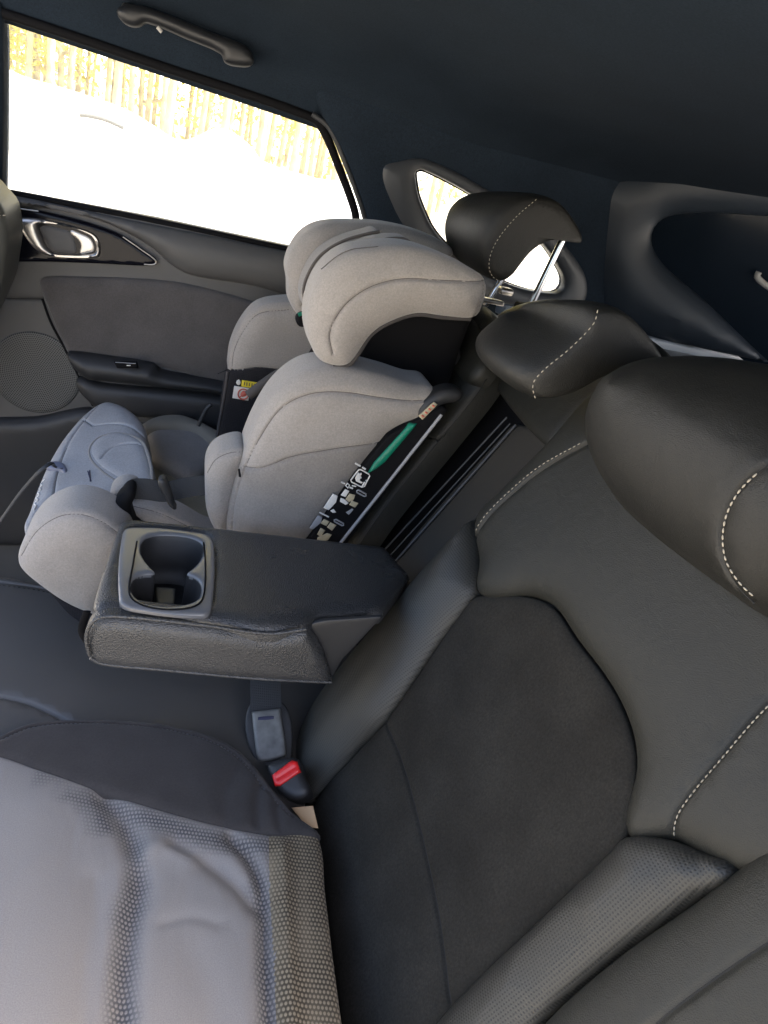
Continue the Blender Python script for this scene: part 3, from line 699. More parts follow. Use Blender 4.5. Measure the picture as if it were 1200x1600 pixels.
# near headrest
HR = SB.off(.055)
h3 = pad('headrest', [(926, 700), (930, 660), (950, 622), (985, 590), (1035, 570), (1100, 565), (1200, 576), (1330, 610), (1450, 700), (1450, 850), (1330, 960), (1215, 948), (1165, 938), (1100, 895), (1020, 835), (960, 775)], HR, LEAH, seat, T=.05, R=.09, B=.03, step=.010, crown=.01, Rc=.12,
    grooves=[([(1260, 790), (1215, 820), (1180, 858), (1163, 900), (1172, 935), (1188, 950)], .0022, .004)])
stitch('stitching', on_spline(h3, [(1250, 803), (1212, 830), (1185, 862), (1170, 900), (1178, 928), (1190, 942)], lift=.0008), THREAD, h3, ln=.0034, gap=.0014, r=.0007)
0 and tube('post', HR.off(-.03).at((1130, 860), (1080, 980)), .006, STEEL, h3, smooth=False, seg=16)

# --- armrest
ar = pad('armrest', [(133, 1000), (139, 974), (156, 960), (200, 960), (320, 973), (420, 986), (482, 978, 1), (504, 1015), (520, 1065, 1), (400, 1058), (250, 1044), (160, 1036), (140, 1026)], YP(-.112), LEAG, seat, T=.012, R=.016, B=.01, step=.006,
    grooves=[([(482, 982), (500, 1010), (520, 1040), (532, 1062)], .002, .004)])
HB = [(198, 838), (210, 828), (318, 838), (330, 850), (328, 945), (318, 957), (204, 947), (190, 938)]
top = pad('armrest_top', [(184, 830), (192, 819), (230, 820), (420, 840), (600, 860, 1), (640, 905, 1), (596, 962, 1), (500, 970), (478, 984), (420, 990), (320, 977), (200, 963), (152, 960), (146, 950), (160, 900)], ZP(.242), LEAG, ar, T=.012, R=.022, B=.012, step=.007, holes=[[(203, 840), (213, 833), (316, 843), (325, 852), (322, 942), (314, 951), (208, 941), (197, 933)]])
tube('piping', YP(-.124).at((140, 1024), (135, 1000), (141, 976), (158, 964), (200, 964), (320, 977), (420, 990), (478, 983)), .0022, LEAG, ar)
tube('piping', YP(-.122).at((141, 1028), (160, 1037), (250, 1046), (400, 1060), (518, 1066)), .0020, LEAG, ar)
pad('hinge_cover', [(470, 982, 1), (500, 971), (560, 966), (598, 963, 1), (582, 980, 1), (534, 1031, 1), (516, 1064, 1), (500, 1035)], YP(-.104), PLAS, ar, T=.001, R=.006, B=.004, step=.006)
tube('pull_strap', YP(-.09).at((136, 955), (128, 985), (138, 1005)), .004, BLK, ar, flat=.4)
BEZ = mat('satin_bezel_plastic', (.14, .14, .143), .24)
# cup holder: bezel with a figure-shaped opening, well and floor
bz = pad('cup_holder', [(190, 842), (203, 826), (320, 836), (334, 850), (331, 950), (318, 963), (204, 952), (186, 940)], ZP(.2535), BEZ, ar, T=.003, R=.004, B=.003, step=.005,
    holes=[[(219, 862), (225, 845), (245, 838), (290, 840), (313, 849), (318, 862), (312, 878), (300, 891), (292, 899), (302, 903), (312, 912), (314, 928), (305, 941), (275, 949), (235, 947), (212, 936), (204, 918), (212, 904), (228, 899), (242, 898), (236, 890), (226, 878)]])
zf = ZP(.2535)
def well(outl, depth, M, name):
    q = spline(zf.px(outl), [0] * len(outl), True, .004); n = len(q); c = q.mean(0)
    secs = [zf.w(c + (q - c) * s, -d) for s, d in ((1.0, 0), (.97, .006), (.92, depth * .6), (.88, depth))]
    bm = bmesh.new(); V = [[bm.verts.new(p) for p in s] for s in secs]
    for i in range(len(V) - 1):
        for j in range(n):
            f = bm.faces.new([V[i][j], V[i][(j + 1) % n], V[i + 1][(j + 1) % n], V[i + 1][j]]); f.smooth = True
    bm.faces.new(V[-1]); me = bpy.data.meshes.new(name); bm.to_mesh(me); bm.free(); return link(name, me, M, bz)
well([(219, 862), (225, 845), (245, 838), (290, 840), (313, 849), (318, 862), (312, 878), (300, 891), (292, 899), (302, 903), (312, 912), (314, 928), (305, 941), (275, 949), (235, 947), (212, 936), (204, 918), (212, 904), (228, 899), (242, 898), (236, 890), (226, 878)], .065, PLAS, 'well')
tube('bezel_step', ZP(.2572).at((214, 846), (208, 880), (202, 925), (212, 940), (240, 950), (280, 952), (310, 944), (319, 925), (321, 880), (318, 848)), .0010, BLK, bz)
pad('light_window', [(243, 918, 1), (274, 920, 1), (272, 946, 1), (246, 948, 1)], ZP(.215), mat('cup_floor_insert', (.09, .085, .07), .5), bz, T=.002, R=.003, B=.004, step=.006)

# ================================================================== seat-belt buckles, card tag
bk = empty('seat_belt_buckle', (-.05, -.1, .03), 'black seat belt buckle with a bright red release button beside the backrest', 'seat belt buckle', 'seat belt buckles')
bp_ = Plane(ZP(.05).at((450, 1210))[0], (-.35, -.45, .8))
pad('housing', [(418, 1200), (430, 1190), (466, 1186), (474, 1210), (484, 1238), (462, 1250), (436, 1236)], bp_, PLAS, bk, T=.008, R=.01, B=.03, step=.004)
pad('release_button', [(425, 1211, 1), (429, 1228, 1), (438, 1228, 1), (470, 1206, 1), (465, 1190, 1), (456, 1188, 1)], bp_.off(.008), RED, bk, T=.003, R=.003, B=.006, step=.003,
    grooves=[([(434, 1217), (460, 1200)], .0022, .0015)])
b2 = empty('seat_belt_buckle', (-.1, -.05, .03), 'stowed belt buckle showing its pale worn grey back, on a black strap under the armrest', 'seat belt buckle', 'seat belt buckles')
bq = Plane(ZP(.05).at((420, 1140))[0], (-.25, -.5, .8))
pad('plate', [(393, 1112, 1), (438, 1107, 1), (440, 1125), (447, 1178), (438, 1184), (408, 1190), (401, 1180)], bq, mat('worn_grey_plate', (.13, .13, .125), .4, var=.35, vscale=60), b2, T=.004, R=.005, B=.008, step=.004)
strap('webbing', np.vstack([bq.off(-.004).at((414, 1040), (415, 1075), (416, 1115))]), bq.at((440, 1100))[0] - bq.at((395, 1103))[0], .040, BELT, b2)
pad('housing', [(388, 1105), (444, 1100), (456, 1186), (440, 1196), (404, 1200)], bq.off(-.008), PLAS, b2, T=.003, R=.004, B=.01, step=.005)
pad('press_mark', [(403, 1121), (428, 1119), (428, 1123), (403, 1125)], bq.off(.0042), TAGB, b2, T=.0004, R=.0004, B=.001, step=.004)
ct = pad('paper_tag', [(455, 1262, 1), (489, 1259, 1), (497, 1294, 1), (480, 1292, 1)], Plane(ZP(.035).at((480, 1270))[0], (-.5, -.2, .8)), CREAM, None, T=.0006, R=.0006, B=.0008, step=.005)
tag(ct, 'small cream coloured card tag tucked between seat cover and backrest', 'tag')

# ================================================================== textile cover on the near cushion
cov = empty('seat_cover', (-.2, -.4, .03), 'grey honeycomb textile seat cover with black felt border on the near cushion', 'seat cover')
CP = ZP(.045)
def cover_material(nm='grey_jersey_honeycomb', ca=(.165, .153, .143, 1), cb=(.30, .28, .262, 1), cc=(.075, .075, .08, 1)):
    M = mat(nm, (.17, .17, .18), .95, sheen=.1, spec=.15); N = M.node_tree.nodes; L = M.node_tree.links; B = N['Principled BSDF']
    tc = N.new('ShaderNodeTexCoord'); mp = N.new('ShaderNodeMapping'); mp.inputs['Rotation'].default_value = (0, 0, .15); mp.inputs['Scale'].default_value = (275, 225, 1)
    L.new(tc.outputs['UV'], mp.inputs['Vector'])
    def mt(op, a, b=None, cl=False):
        n = N.new('ShaderNodeMath'); n.operation = op; n.use_clamp = cl
        for i, s in enumerate((a, b)):
            if s is None: continue
            if isinstance(s, (int, float)): n.inputs[i].default_value = s
            else: L.new(s, n.inputs[i])
        return n.outputs[0]
    sp = N.new('ShaderNodeSeparateXYZ'); L.new(mp.outputs[0], sp.inputs[0])
    # staggered rows of round cells
    row = mt('FLOOR', sp.outputs[1]); odd = mt('MULTIPLY', mt('MODULO', mt('ABSOLUTE', row), 2), .5)
    fx = mt('SUBTRACT', mt('FRACT', mt('ADD', sp.outputs[0], odd)), .5); fy = mt('SUBTRACT', mt('FRACT', sp.outputs[1]), .5)
    d = mt('SQRT', mt('ADD', mt('MULTIPLY', fx, fx), mt('MULTIPLY', fy, fy)))
    mr = N.new('ShaderNodeMapRange'); mr.inputs[1].default_value = .24; mr.inputs[2].default_value = .44; L.new(d, mr.inputs[0])
    at_ = N.new('ShaderNodeAttribute'); at_.attribute_name = 'mask'
    nz = N.new('ShaderNodeTexNoise'); nz.inputs['Scale'].default_value = 22; nz.inputs['Detail'].default_value = 4; L.new(tc.outputs['UV'], nz.inputs['Vector'])
    mk = mt('ADD', at_.outputs['Fac'], mt('MULTIPLY', mt('SUBTRACT', nz.outputs['Fac'], .5), .9)); mk2 = N.new('ShaderNodeMapRange'); mk2.inputs[1].default_value = .16; mk2.inputs[2].default_value = 1.0; L.new(mk, mk2.inputs[0])
    fac = mt('MULTIPLY', mr.outputs[0], mk2.outputs[0], True)
    gr = N.new('ShaderNodeTexNoise'); gr.inputs['Scale'].default_value = 900; gr.inputs['Detail'].default_value = 2; L.new(tc.outputs['UV'], gr.inputs['Vector'])
    lg = N.new('ShaderNodeMix'); lg.data_type = 'RGBA'; L.new(gr.outputs['Fac'], lg.inputs[0]); lg.inputs[6].default_value = ca; lg.inputs[7].default_value = cb
    mx = N.new('ShaderNodeMix'); mx.data_type = 'RGBA'; L.new(fac, mx.inputs[0]); L.new(lg.outputs[2], mx.inputs[6]); mx.inputs[7].default_value = cc
    L.new(mx.outputs[2], B.inputs['Base Color'])
    hh = mt('SUBTRACT', mt('MULTIPLY', gr.outputs['Fac'], .35), mt('MULTIPLY', fac, 1.0)); bp = N.new('ShaderNodeBump'); bp.inputs['Strength'].default_value = .6; bp.inputs['Distance'].default_value = .0008
    L.new(hh, bp.inputs['Height'])
    wm = N.new('ShaderNodeMapping'); wm.inputs['Scale'].default_value = (20, 8, 1); wm.inputs['Rotation'].default_value = (0, 0, .25); L.new(tc.outputs['UV'], wm.inputs['Vector'])
    wn_ = N.new('ShaderNodeTexNoise'); wn_.inputs['Scale'].default_value = 1; wn_.inputs['Detail'].default_value = 2.5; wn_.inputs['Distortion'].default_value = 1.2; L.new(wm.outputs[0], wn_.inputs['Vector'])
    b2_ = N.new('ShaderNodeBump'); b2_.inputs['Strength'].default_value = .35; b2_.inputs['Distance'].default_value = .006; L.new(wn_.outputs['Fac'], b2_.inputs['Height']); L.new(b2_.outputs[0], bp.inputs['Normal'])
    L.new(bp.outputs[0], B.inputs['Normal']); return M
MESHES = [([(60, 1225), (100, 1245), (150, 1262), (165, 1300)], .012), ([(160, 1262), (225, 1285), (290, 1305), (360, 1325), (440, 1330)], .014), ([(190, 1290), (208, 1330), (212, 1380), (200, 1440), (192, 1520), (188, 1640)], .013),
          ([(360, 1318), (390, 1350), (408, 1400), (410, 1470), (418, 1640)], .010), ([(455, 1300), (450, 1400), (455, 1500), (465, 1640)], .03), ([(490, 1320), (500, 1450), (515, 1640)], .03)]
def mask(ab):
    m_ = np.zeros(len(ab))
    for p, w in MESHES: m_ = np.maximum(m_, np.exp(-(dist_poly(ab, spline(CP.px(p), [0] * len(p), False, .006), False) / w) ** 2))
    return m_
gp = pad('cover_panel', [(-500, 1120, 1), (-150, 1150), (0, 1184), (60, 1205), (180, 1246), (300, 1282), (400, 1304), (440, 1307), (470, 1300), (497, 1312), (508, 1400), (520, 1500), (536, 1620), (560, 1800, 1), (-600, 1800, 1)], CP, cover_material(), cov, T=.008, R=.012, B=.02, step=.006, attr=mask,
    grooves=[([(160, 1250), (190, 1285), (207, 1330), (215, 1385), (203, 1450), (193, 1530), (188, 1640)], .010, .010),
             ([(360, 1315), (392, 1352), (410, 1405), (412, 1480), (420, 1640)], .007, .010), ([(270, 1325), (320, 1352), (365, 1385), (395, 1420)], .008, .008),
             ([(215, 1350), (245, 1330), (300, 1345)], .012, -.006), ([(440, 1330), (445, 1420), (450, 1520), (458, 1640)], .006, -.004), ([(418, 1300), (420, 1400), (428, 1500), (434, 1640)], .002, .001), ([(250, 1450), (300, 1440), (340, 1450)], .006, .002), ([(150, 1380), (148, 1440), (135, 1520), (132, 1640)], .01, .003),
             ([(300, 1490), (325, 1560), (330, 1640)], .015, .003), ([(60, 1260), (50, 1400), (60, 1640)], .03, -.004)])
paint(gp, [(418, 1290), (600, 1290), (600, 1800), (434, 1800), (428, 1500), (420, 1400)], cover_material('brown_grey_honeycomb', (.19, .155, .105, 1), (.31, .255, .175, 1), (.065, .053, .036, 1)))
bd = pad('cover_border', [(-150, 1180, 1), (-30, 1170), (10, 1148), (50, 1133), (110, 1128), (200, 1130), (280, 1140), (345, 1160), (385, 1187), (425, 1235), (460, 1275), (500, 1306), (497, 1314), (440, 1309), (400, 1306), (300, 1284), (180, 1248), (60, 1208), (0, 1187), (-150, 1152, 1)][::-1] if False else
    [(-60, 1190), (-20, 1166), (10, 1148), (50, 1133), (110, 1128), (200, 1130), (280, 1140), (345, 1160), (385, 1187), (425, 1235), (460, 1275), (500, 1306), (497, 1314), (440, 1309), (400, 1306), (300, 1284), (180, 1248), (60, 1208), (0, 1187)], CP.off(.003), COVB, cov, T=.008, R=.010, B=.02, step=.006,
    grooves=[([(0, 1162), (50, 1142), (110, 1136), (200, 1138), (275, 1148), (338, 1168), (378, 1196), (418, 1243), (455, 1282)], .0018, .003),
             ([(405, 1232), (400, 1262), (402, 1295)], .006, .004), ([(365, 1215), (350, 1250), (352, 1290)], .010, .003), ([(430, 1262), (436, 1300)], .005, .003)])
stitch('stitching', on_spline(bd, [(0, 1162), (50, 1142), (110, 1136), (200, 1138), (275, 1148), (338, 1168), (378, 1196), (418, 1243), (455, 1282)], lift=.0004), mat('grey_thread', (.10, .10, .11), .8), cov, ln=.003, gap=.002, r=.0006)

# ================================================================== child seat
cs = empty('child_car_seat', (-.15, .38, .0), 'taupe and grey child car seat with winged headrest strapped on the far rear seat', 'child seat')
N1 = YP(.17)
# shell and far parts first
pad('shell', [(478, 852, 1), (560, 738), (612, 680), (672, 648, 1), (700, 600), (720, 540), (740, 490, 1), (640, 480), (562, 520), (545, 580), (500, 650), (450, 720), (420, 852, 1)], YP(.25), BLK, cs, T=.01, R=.02, B=.25, step=.014)
fw = pad('far_side_wing', [(355, 580), (360, 545), (375, 510), (398, 482), (425, 472), (470, 472), (520, 500), (530, 560), (500, 640, 1), (440, 700, 1), (338, 700, 1), (345, 640)], YP(.55), KNIT, cs, T=.02, R=.04, B=.05, step=.006,
    grooves=[([(340, 580), (357, 576), (400, 569), (440, 572), (530, 560)], .0018, .002), ([(362, 578), (366, 545), (382, 512), (404, 488), (450, 481)], .0018, .002)])
paint(fw, [(330, 576), (357, 576), (400, 569), (440, 572), (520, 560), (600, 750), (300, 750)], MESHF)
tube('piping', YP(.525).at((356, 580), (352, 610), (344, 655), (338, 690)), .003, KNIT3, cs)
for nm_, o_, M_, d in (('warning_label', [(366, 603, 1), (391, 607, 1), (388, 626, 1), (363, 622, 1)], WHITE, .021), ('yellow_label', [(378, 594, 1), (404, 598, 1), (402, 607, 1), (377, 604, 1)], YEL, .021), ('small_label', [(369, 598), (373, 593), (376, 598), (373, 602)], WHITE, .021)):
    l_ = pad(nm_, o_, YP(.55).off(d), M_, cs, T=.0006, R=.0006, B=.001, step=.006)
    if nm_ == 'warning_label':
        c_ = YP(.55).off(d + .0015); a_ = np.linspace(0, 2 * math.pi, 15)
        tube('printed_ring', c_.at(*[(380 + 8 * math.cos(t), 616 + 8 * math.sin(t)) for t in a_]), .0013, PINK, l_, seg=6, step=.003)
        tube('printed_bar', c_.at((374, 621), (386, 611)), .0012, PINK, l_, seg=6, smooth=False)
        pad('printed_figure', [(376, 619), (379, 611), (384, 612), (385, 618)], c_, PINK, l_, T=.0003, R=.0003, B=.0004, step=.004)
    if nm_ == 'yellow_label':
        for k in range(5): tube('printed_line', YP(.55).off(d + .001).at((382 + 4 * k, 597 + .7 * k), (381.5 + 4 * k, 602 + .7 * k)), .0008, TAGB, l_, seg=5, smooth=False)
tube('guide_bar', YP(.30).at((505, 556), (470, 567), (430, 588), (388, 618)), .008, KNIT3, cs)
# headrest
hb = pad('headrest_back', [(480, 470), (500, 410), (540, 372), (610, 356), (670, 372), (720, 400), (752, 432), (742, 486), (690, 500), (560, 520), (490, 520)], YP(.47), KNIT2, cs, T=.02, R=.04, B=.06, step=.01)
pad('far_head_wing', [(450, 440), (447, 415), (456, 388), (475, 363), (505, 349), (560, 347), (605, 350), (655, 362), (702, 384), (706, 400), (560, 430), (482, 500), (464, 490), (452, 470)], YP(.43), KNIT, cs, T=.03, R=.05, B=.04, step=.008,
    grooves=[([(470, 472), (472, 440), (485, 410), (505, 388), (540, 370), (590, 361)], .002, .003)])
pad('head_pillow', [(474, 478), (472, 452), (484, 420), (502, 396), (535, 376), (575, 364), (593, 361), (594, 372), (560, 385), (520, 420), (500, 450), (484, 485)], YP(.35), KNIT2, cs, T=.016, R=.022, B=.05, step=.006)
tube('piping', YP(.332).at((478, 478), (474, 452), (485, 421), (503, 397), (535, 377), (575, 365), (593, 362)), .0022, SEAMK, cs)
pad('head_pillow', [(520, 410), (560, 384), (600, 372), (630, 371), (642, 377), (643, 386), (600, 392), (560, 400)], YP(.27), KNIT2, cs, T=.010, R=.014, B=.04, step=.006)
tube('piping', YP(.258).at((508, 418), (530, 403), (562, 386), (602, 374), (630, 373), (641, 379)), .0022, SEAMK, cs)
hw = pad('near_head_wing', [(479, 505), (484, 465), (502, 425), (535, 395), (580, 384), (640, 383), (700, 402), (752, 430), (758, 450), (748, 486), (735, 496), (690, 493), (650, 489), (612, 500), (580, 520), (555, 555), (542, 568), (522, 570), (500, 562), (486, 540)], N1, KNIT, cs, T=.026, R=.045, B=.05, step=.007, crown=.006,
    grooves=[([(516, 545), (511, 515), (522, 485), (545, 458), (580, 438), (625, 429), (680, 432), (753, 437)], .0018, .0035), ([(750, 436), (747, 462), (736, 492)], .0016, .002), ([(500, 418), (540, 392), (590, 384)], .0016, .002)])
tube('piping', N1.at((735, 497), (690, 494), (650, 490), (612, 501), (580, 521), (556, 556), (543, 570), (520, 572)), .0042, KNIT3, cs)
pad('release_latch', [(462, 500), (466, 491), (478, 489), (486, 500), (482, 508), (468, 510)], YP(.36), BLK, cs, T=.006, R=.006, B=.01, step=.004)
tube('green_indicator', YP(.35).at((466, 492), (472, 490), (480, 490)), .003, GREEN, cs)
# near side wing
sw2 = pad('near_side_wing', [(352, 838, 1), (355, 800), (362, 762), (378, 712), (398, 662), (425, 617), (458, 586), (495, 571), (545, 572), (600, 584), (645, 598), (674, 603), (684, 622), (680, 645), (655, 662), (622, 667), (598, 690), (560, 738), (475, 856, 1)], N1, KNIT, cs, T=.026, R=.05, B=.06, step=.007, crown=.008,
    grooves=[([(382, 724), (410, 718), (450, 700), (500, 690), (550, 684), (600, 684)], .0018, .003), ([(362, 830), (366, 780), (384, 722), (408, 672), (440, 628), (482, 606), (530, 603), (590, 612), (640, 618), (684, 615)], .0018, .003)])
paint(sw2, [(382, 724), (410, 718), (450, 700), (500, 690), (550, 684), (600, 684), (640, 700), (500, 900), (300, 900), (350, 740)], KNIT2)
tube('piping', N1.at((655, 664), (622, 669), (599, 692), (560, 741), (500, 820)), .003, KNIT3, cs)
pad('pull_tab', [(372, 735, 1), (375, 734, 1), (377, 746, 1), (373, 745, 1)], YP(.145), BLK, cs, T=.002, R=.002, B=.004, step=.004)
pad('hip_pad', [(320, 760), (322, 730), (334, 710), (355, 699), (378, 697), (384, 708), (372, 750), (360, 800), (354, 836), (340, 832), (324, 800)], YP(.18), KNIT, cs, T=.02, R=.03, B=.05, step=.006,
    grooves=[([(324, 735), (337, 714), (360, 703), (380, 702)], .0016, .002)])
# side panel with printed instructions
PN = YP(.142)
pn = pad('instruction_panel', [(470, 858, 1), (560, 736, 1), (606, 680, 1), (690, 634, 1), (700, 640, 1), (534, 858, 1)], PN, BLK, cs, T=.003, R=.004, B=.05, step=.01)
PP = PN.off(.004)
def prt(o_, M_, nm='printed_shape'): return pad(nm, [tuple(p[:2]) + (1,) for p in o_], PP, M_, pn, T=.0005, R=.0005, B=.0008, step=.003)
def pix(x, y): return (470 + x / 8, 700 + y / 8)
prt([pix(400, 572) + (1,), pix(462, 600) + (1,), pix(440, 680), pix(350, 778), pix(283, 750) + (1,)], WHITE)
prt([pix(556, 515) + (1,), pix(606, 540) + (1,), pix(560, 615) + (1,), pix(500, 590) + (1,)], WHITE)
prt([pix(610, 570), pix(680, 590), pix(660, 650), pix(600, 680), pix(560, 640)], SAND)
prt([pix(500, 625), pix(545, 640), pix(600, 690), pix(560, 712), pix(490, 670)], WHITE)
prt([pix(640, 660) + (1,), pix(720, 690) + (1,), pix(680, 745) + (1,), pix(605, 710) + (1,)], SAND)
prt([pix(640, 760) + (1,), pix(660, 770) + (1,), pix(600, 838) + (1,), pix(565, 805) + (1,)], MARK)
prt([pix(370, 785), pix(410, 765), pix(442, 805), pix(400, 812)], WHITE)
prt([pix(215, 842) + (1,), pix(268, 865) + (1,), pix(255, 930), pix(150, 1020), pix(108, 1000)], MARK)
prt([pix(290, 890) + (1,), pix(358, 920), pix(320, 975), pix(245, 940)], SAND)
prt([pix(370, 932) + (1,), pix(445, 965), pix(390, 1035), pix(328, 990)], SAND)
prt([pix(250, 1000), pix(305, 1030), pix(250, 1110), pix(205, 1080)], SAND)
prt([pix(330, 1065), pix(388, 1085), pix(340, 1150), pix(250, 1190), pix(200, 1165), pix(210, 1120)], SAND)
for a_, b_, r_ in (((680, 190), (745, 225), .0014), ((770, 240), (810, 265), .0014), ((505, 425), (550, 445), .0013), ((235, 805), (350, 862), .0011), ((610, 490), (650, 505), .0013), ((640, 470), (690, 480), .001)):
    tube('printed_line', PP.off(.001).at(pix(*a_), pix(*b_)), r_, WHITE, pn, seg=5, smooth=False)
def ring(P_, r_, M_): 
    P_ = [pix(*p) for p in P_]; tube('printed_frame', PP.off(.001).at(*(P_ + [P_[0], P_[1]])), r_, M_, pn, seg=5, step=.002, smooth=False)
ring([(725, 270), (750, 270), (850, 325), (862, 350), (795, 480), (765, 490), (635, 425), (625, 400)], .0010, WHITE)
ring([(700, 535), (720, 525), (815, 575), (815, 600), (795, 605), (700, 555)], .0012, MARK)
ring([(418, 900), (440, 893), (535, 945), (535, 965), (515, 970), (420, 918)], .0012, MARK)
ring([(560, 470), (585, 440), (610, 465), (590, 500)], .0010, WHITE)
# seated figure pictogram and the letter i
prt([pix(712, 305), pix(730, 310), pix(745, 345), pix(765, 375), pix(740, 385), pix(740, 410), pix(775, 430), pix(755, 445), pix(690, 415), pix(680, 380)], WHITE, 'printed_figure')
tube('printed_figure', PP.off(.001).at(pix(742, 322), pix(750, 330)), .0022, WHITE, pn, seg=8, smooth=False)
tube('printed_letter', PP.off(.001).at(pix(800, 425), pix(765, 485)), .0013, WHITE, pn, seg=5, smooth=False)
tube('printed_letter', PP.off(.001).at(pix(816, 402), pix(822, 412)), .0014, WHITE, pn, seg=5, smooth=False)
pad('green_lever', [(574, 740, 1), (584, 723, 1), (640, 662, 1), (652, 662, 1), (602, 721, 1), (588, 732, 1)], PN.off(.004), GREEN, cs, T=.003, R=.004, B=.004, step=.005)
tube('frame_edge', YP(.138).at((526, 856), (690, 648)), .0024, MARK, cs, smooth=False)
# belt guide at the shoulder, tether straps and the bright buckle
pad('belt_guide', [(652, 640), (672, 618), (700, 606), (722, 612), (716, 625), (690, 632), (668, 652), (655, 658)], YP(.15), PLAS, cs, T=.008, R=.01, B=.02, step=.005)
pad('guide_label', [(654, 650, 1), (678, 628, 1), (684, 632, 1), (660, 656, 1)], YP(.135), SAND, cs, T=.0006, R=.0006, B=.001, step=.004)
for k in range(4): tube('printed_line', YP(.133).at((659 + 5.5 * k, 649 - 5.2 * k), (662 + 5.5 * k, 651 - 5.2 * k)), .0012, PINK, cs, seg=5, smooth=False)
tube('adjuster_rail', YP(.26).at((662, 640), (690, 585), (700, 566)), .005, PIL, cs, smooth=False)
tube('adjuster_handle', YP(.26).at((655, 600), (672, 560), (690, 545), (712, 552), (706, 566)), .008, PLAS, cs)
tube('adjuster_glint', YP(.25).at((689, 546), (697, 553)), .003, LGREY, cs, smooth=False)
tube('adjuster_glint', YP(.25).at((657, 568), (665, 557)), .0016, LGREY, cs, smooth=False)
# --- base
pad('seat_pan', [(180, 700), (235, 660), (265, 656), (300, 668), (360, 694), (400, 760), (390, 850), (200, 850)], ZP(.12), mat('olive_grey_knit', (.26, .235, .17), .92, .5, 1700, spec=.15, sheen=.2, speck=.16, var=.08, vscale=20), cs, T=.02, R=.04, B=.08, step=.010)
pad('pan_cushion', [(232, 672), (262, 660), (300, 670), (352, 692), (345, 715), (325, 738), (300, 752), (268, 740), (238, 722)], ZP(.145), KNIT2, cs, T=.016, R=.03, B=.03, step=.008)
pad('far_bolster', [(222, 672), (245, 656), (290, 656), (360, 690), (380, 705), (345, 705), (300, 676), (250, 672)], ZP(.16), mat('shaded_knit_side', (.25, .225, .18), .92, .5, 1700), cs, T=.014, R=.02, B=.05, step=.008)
FB = Plane((-.33, .3, .165), (-.28, -.10, .95))
front = pad('seat_front', [(40, 835), (48, 805), (62, 765), (82, 722), (108, 683), (140, 650), (168, 637), (192, 640), (214, 654), (228, 674), (232, 700), (240, 735), (238, 762), (206, 785), (204, 806), (192, 822), (140, 808), (90, 808), (60, 826)], FB, KNITB, cs, T=.022, R=.035, B=.03, step=.007, lean=(.0, .0),
    grooves=[([(90, 796), (94, 765), (104, 730), (118, 698), (140, 668), (158, 648)], .0018, .0028), ([(134, 670), (150, 682)], .0016, .003), ([(150, 682), (180, 679), (205, 682), (230, 692)], .0016, .003),
             ([(88, 796), (110, 789), (140, 792), (170, 806), (196, 822)], .002, .003)])
pad('cover_flap', [(140, 716), (142, 700), (156, 686), (180, 678), (205, 682), (222, 692), (230, 710), (236, 735), (237, 758), (205, 766), (180, 752), (155, 735)], FB.off(.016), KNITB, cs, T=.008, R=.016, B=.01, step=.005,
    grooves=[([(160, 722), (176, 706), (200, 699), (228, 699)], .0018, .003)])
tube('piping', FB.off(.020).at((186, 756), (160, 738), (142, 718), (141, 700), (155, 685), (180, 678), (206, 682), (223, 692), (231, 710), (237, 735), (238, 758)), .0028, KNIT2, cs)
nb = pad('near_leg_bolster', [(29, 866), (40, 838), (62, 812), (90, 796), (120, 790), (155, 798), (195, 822), (205, 840, 1), (190, 900, 1), (150, 958, 1), (104, 938), (60, 908), (34, 884)], YP(.125), KNIT, cs, T=.022, R=.035, B=.06, step=.006, crown=.004,
    grooves=[([(36, 862), (60, 824), (92, 802), (125, 797), (160, 808), (192, 830)], .0016, .002)])
pad('thigh_pad', [(202, 795), (215, 790), (245, 790), (275, 802), (310, 822), (342, 842), (300, 850), (240, 838), (222, 820)], YP(.20), KNIT, cs, T=.018, R=.024, B=.04, step=.005, grooves=[([(205, 790), (240, 794), (275, 808), (330, 838)], .0016, .002)])
pad('buckle_loop', [(169, 785), (175, 765), (192, 756), (210, 758), (214, 766), (196, 772), (184, 790), (182, 806), (174, 800)], YP(.22), KNIT, cs, T=.010, R=.010, B=.03, step=.004)
tube('underside_edge', YP(.135).at((30, 872), (60, 906), (104, 938), (148, 958)), .003, BLK, cs)
pad('base_skirt', [(70, 905), (100, 912), (150, 945), (160, 990), (120, 968), (95, 945)], YP(.16), MESHF, cs, T=.006, R=.01, B=.12, step=.008)
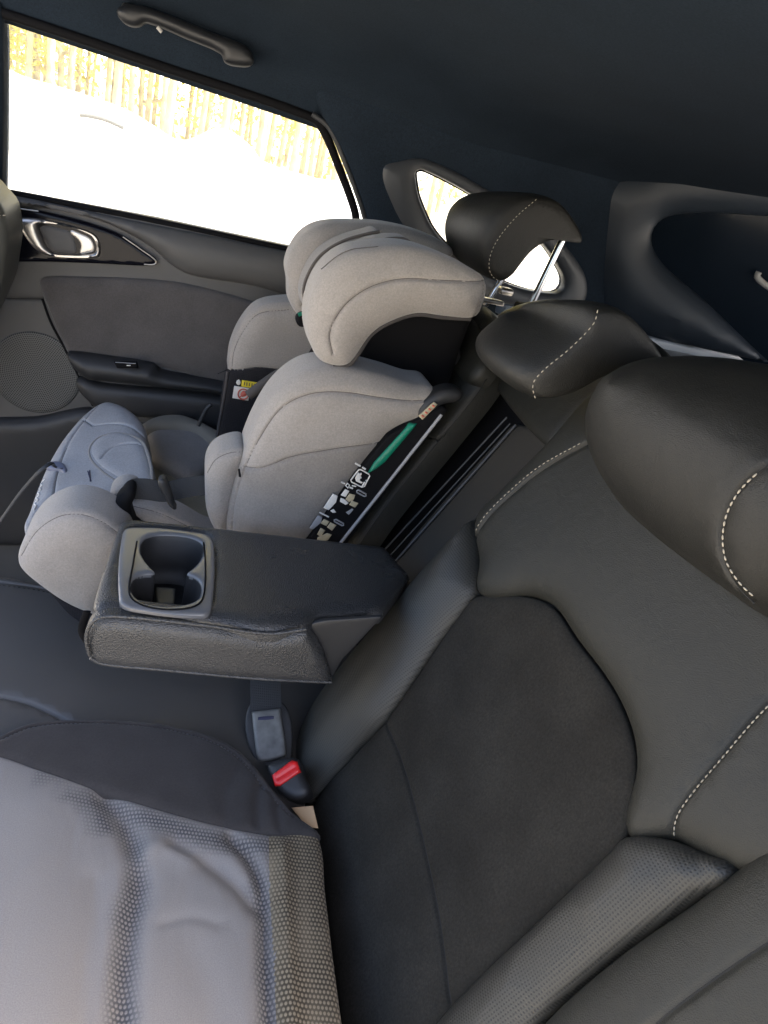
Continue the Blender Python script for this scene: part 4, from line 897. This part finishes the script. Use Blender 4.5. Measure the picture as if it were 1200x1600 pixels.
# harness strap across the pan with its upright adjuster
hz = YP(.19)
strap('harness_strap', hz.at((186, 800), (184, 782), (196, 766), (225, 764), (258, 768), (290, 762), (325, 757)), np.array([[.2, -.2, .8], [.2, -.4, .9], [.1, .2, 1], [0, .3, 1], [0, .3, 1], [0, .3, 1], [0, .3, 1]]), .030, BELT, cs)
pad('harness_pad', [(178, 800), (180, 784), (192, 768), (206, 760), (212, 772), (205, 792), (212, 815), (230, 830), (195, 822)], YP(.17), BLK, cs, T=.01, R=.012, B=.02, step=.005)
pad('adjuster_bar', [(248, 750), (256, 748), (262, 756), (273, 790), (275, 796), (266, 792), (258, 778), (248, 760)], YP(.165), PLAS, cs, T=.005, R=.006, B=.012, step=.003)
tube('front_strap', np.vstack([FB.off(.024).at((100, 733), (88, 730)), YP(.30).at((74, 727), (40, 760), (14, 795), (-10, 830))]), .0035, BELT, cs, flat=.5)
pad('strap_loop', [(72, 730), (76, 724), (94, 723), (104, 731), (102, 739), (94, 736), (80, 734)], FB.off(.022), mat('satin_blue_grey_ribbon', (.14, .15, .20), .35), cs, T=.004, R=.005, B=.004, step=.003)
for a_, b_ in (((137, 736), (142, 752)), ((140, 735), (141, 752))): tube('woven_mark', FB.off(.0225).at(a_, b_), .0009, TAGB, cs, seg=5, smooth=False)
# pale script lettering on the front lip (worn, illegible in the photograph)
scr = [(58, 812), (62, 806), (59, 800), (65, 797), (61, 791), (67, 789), (64, 783), (69, 781), (66, 775), (71, 773), (68, 768), (76, 764)]
tube('lettering', on_spline(front, scr, .003, .0008), .0010, WHITE, cs, seg=5, smooth=False)
# black inner belt of the car that holds the seat, at the far side
sb_ = empty('seat_belt', (.1, .6, .3), 'black seat belt webbing crossing behind the far side of the child seat', 'seat belt')
strap('webbing', YP(.58).at((478, 568), (440, 600), (390, 630), (350, 640)), (.2, .3, .9), .045, BELT, sb_)
tube('tongue', YP(.57).at((310, 665), (322, 640), (330, 632)), .004, PLAS, sb_)
tube('tongue', YP(.40).at((368, 690), (378, 686), (392, 682)), .009, PIL, sb_)
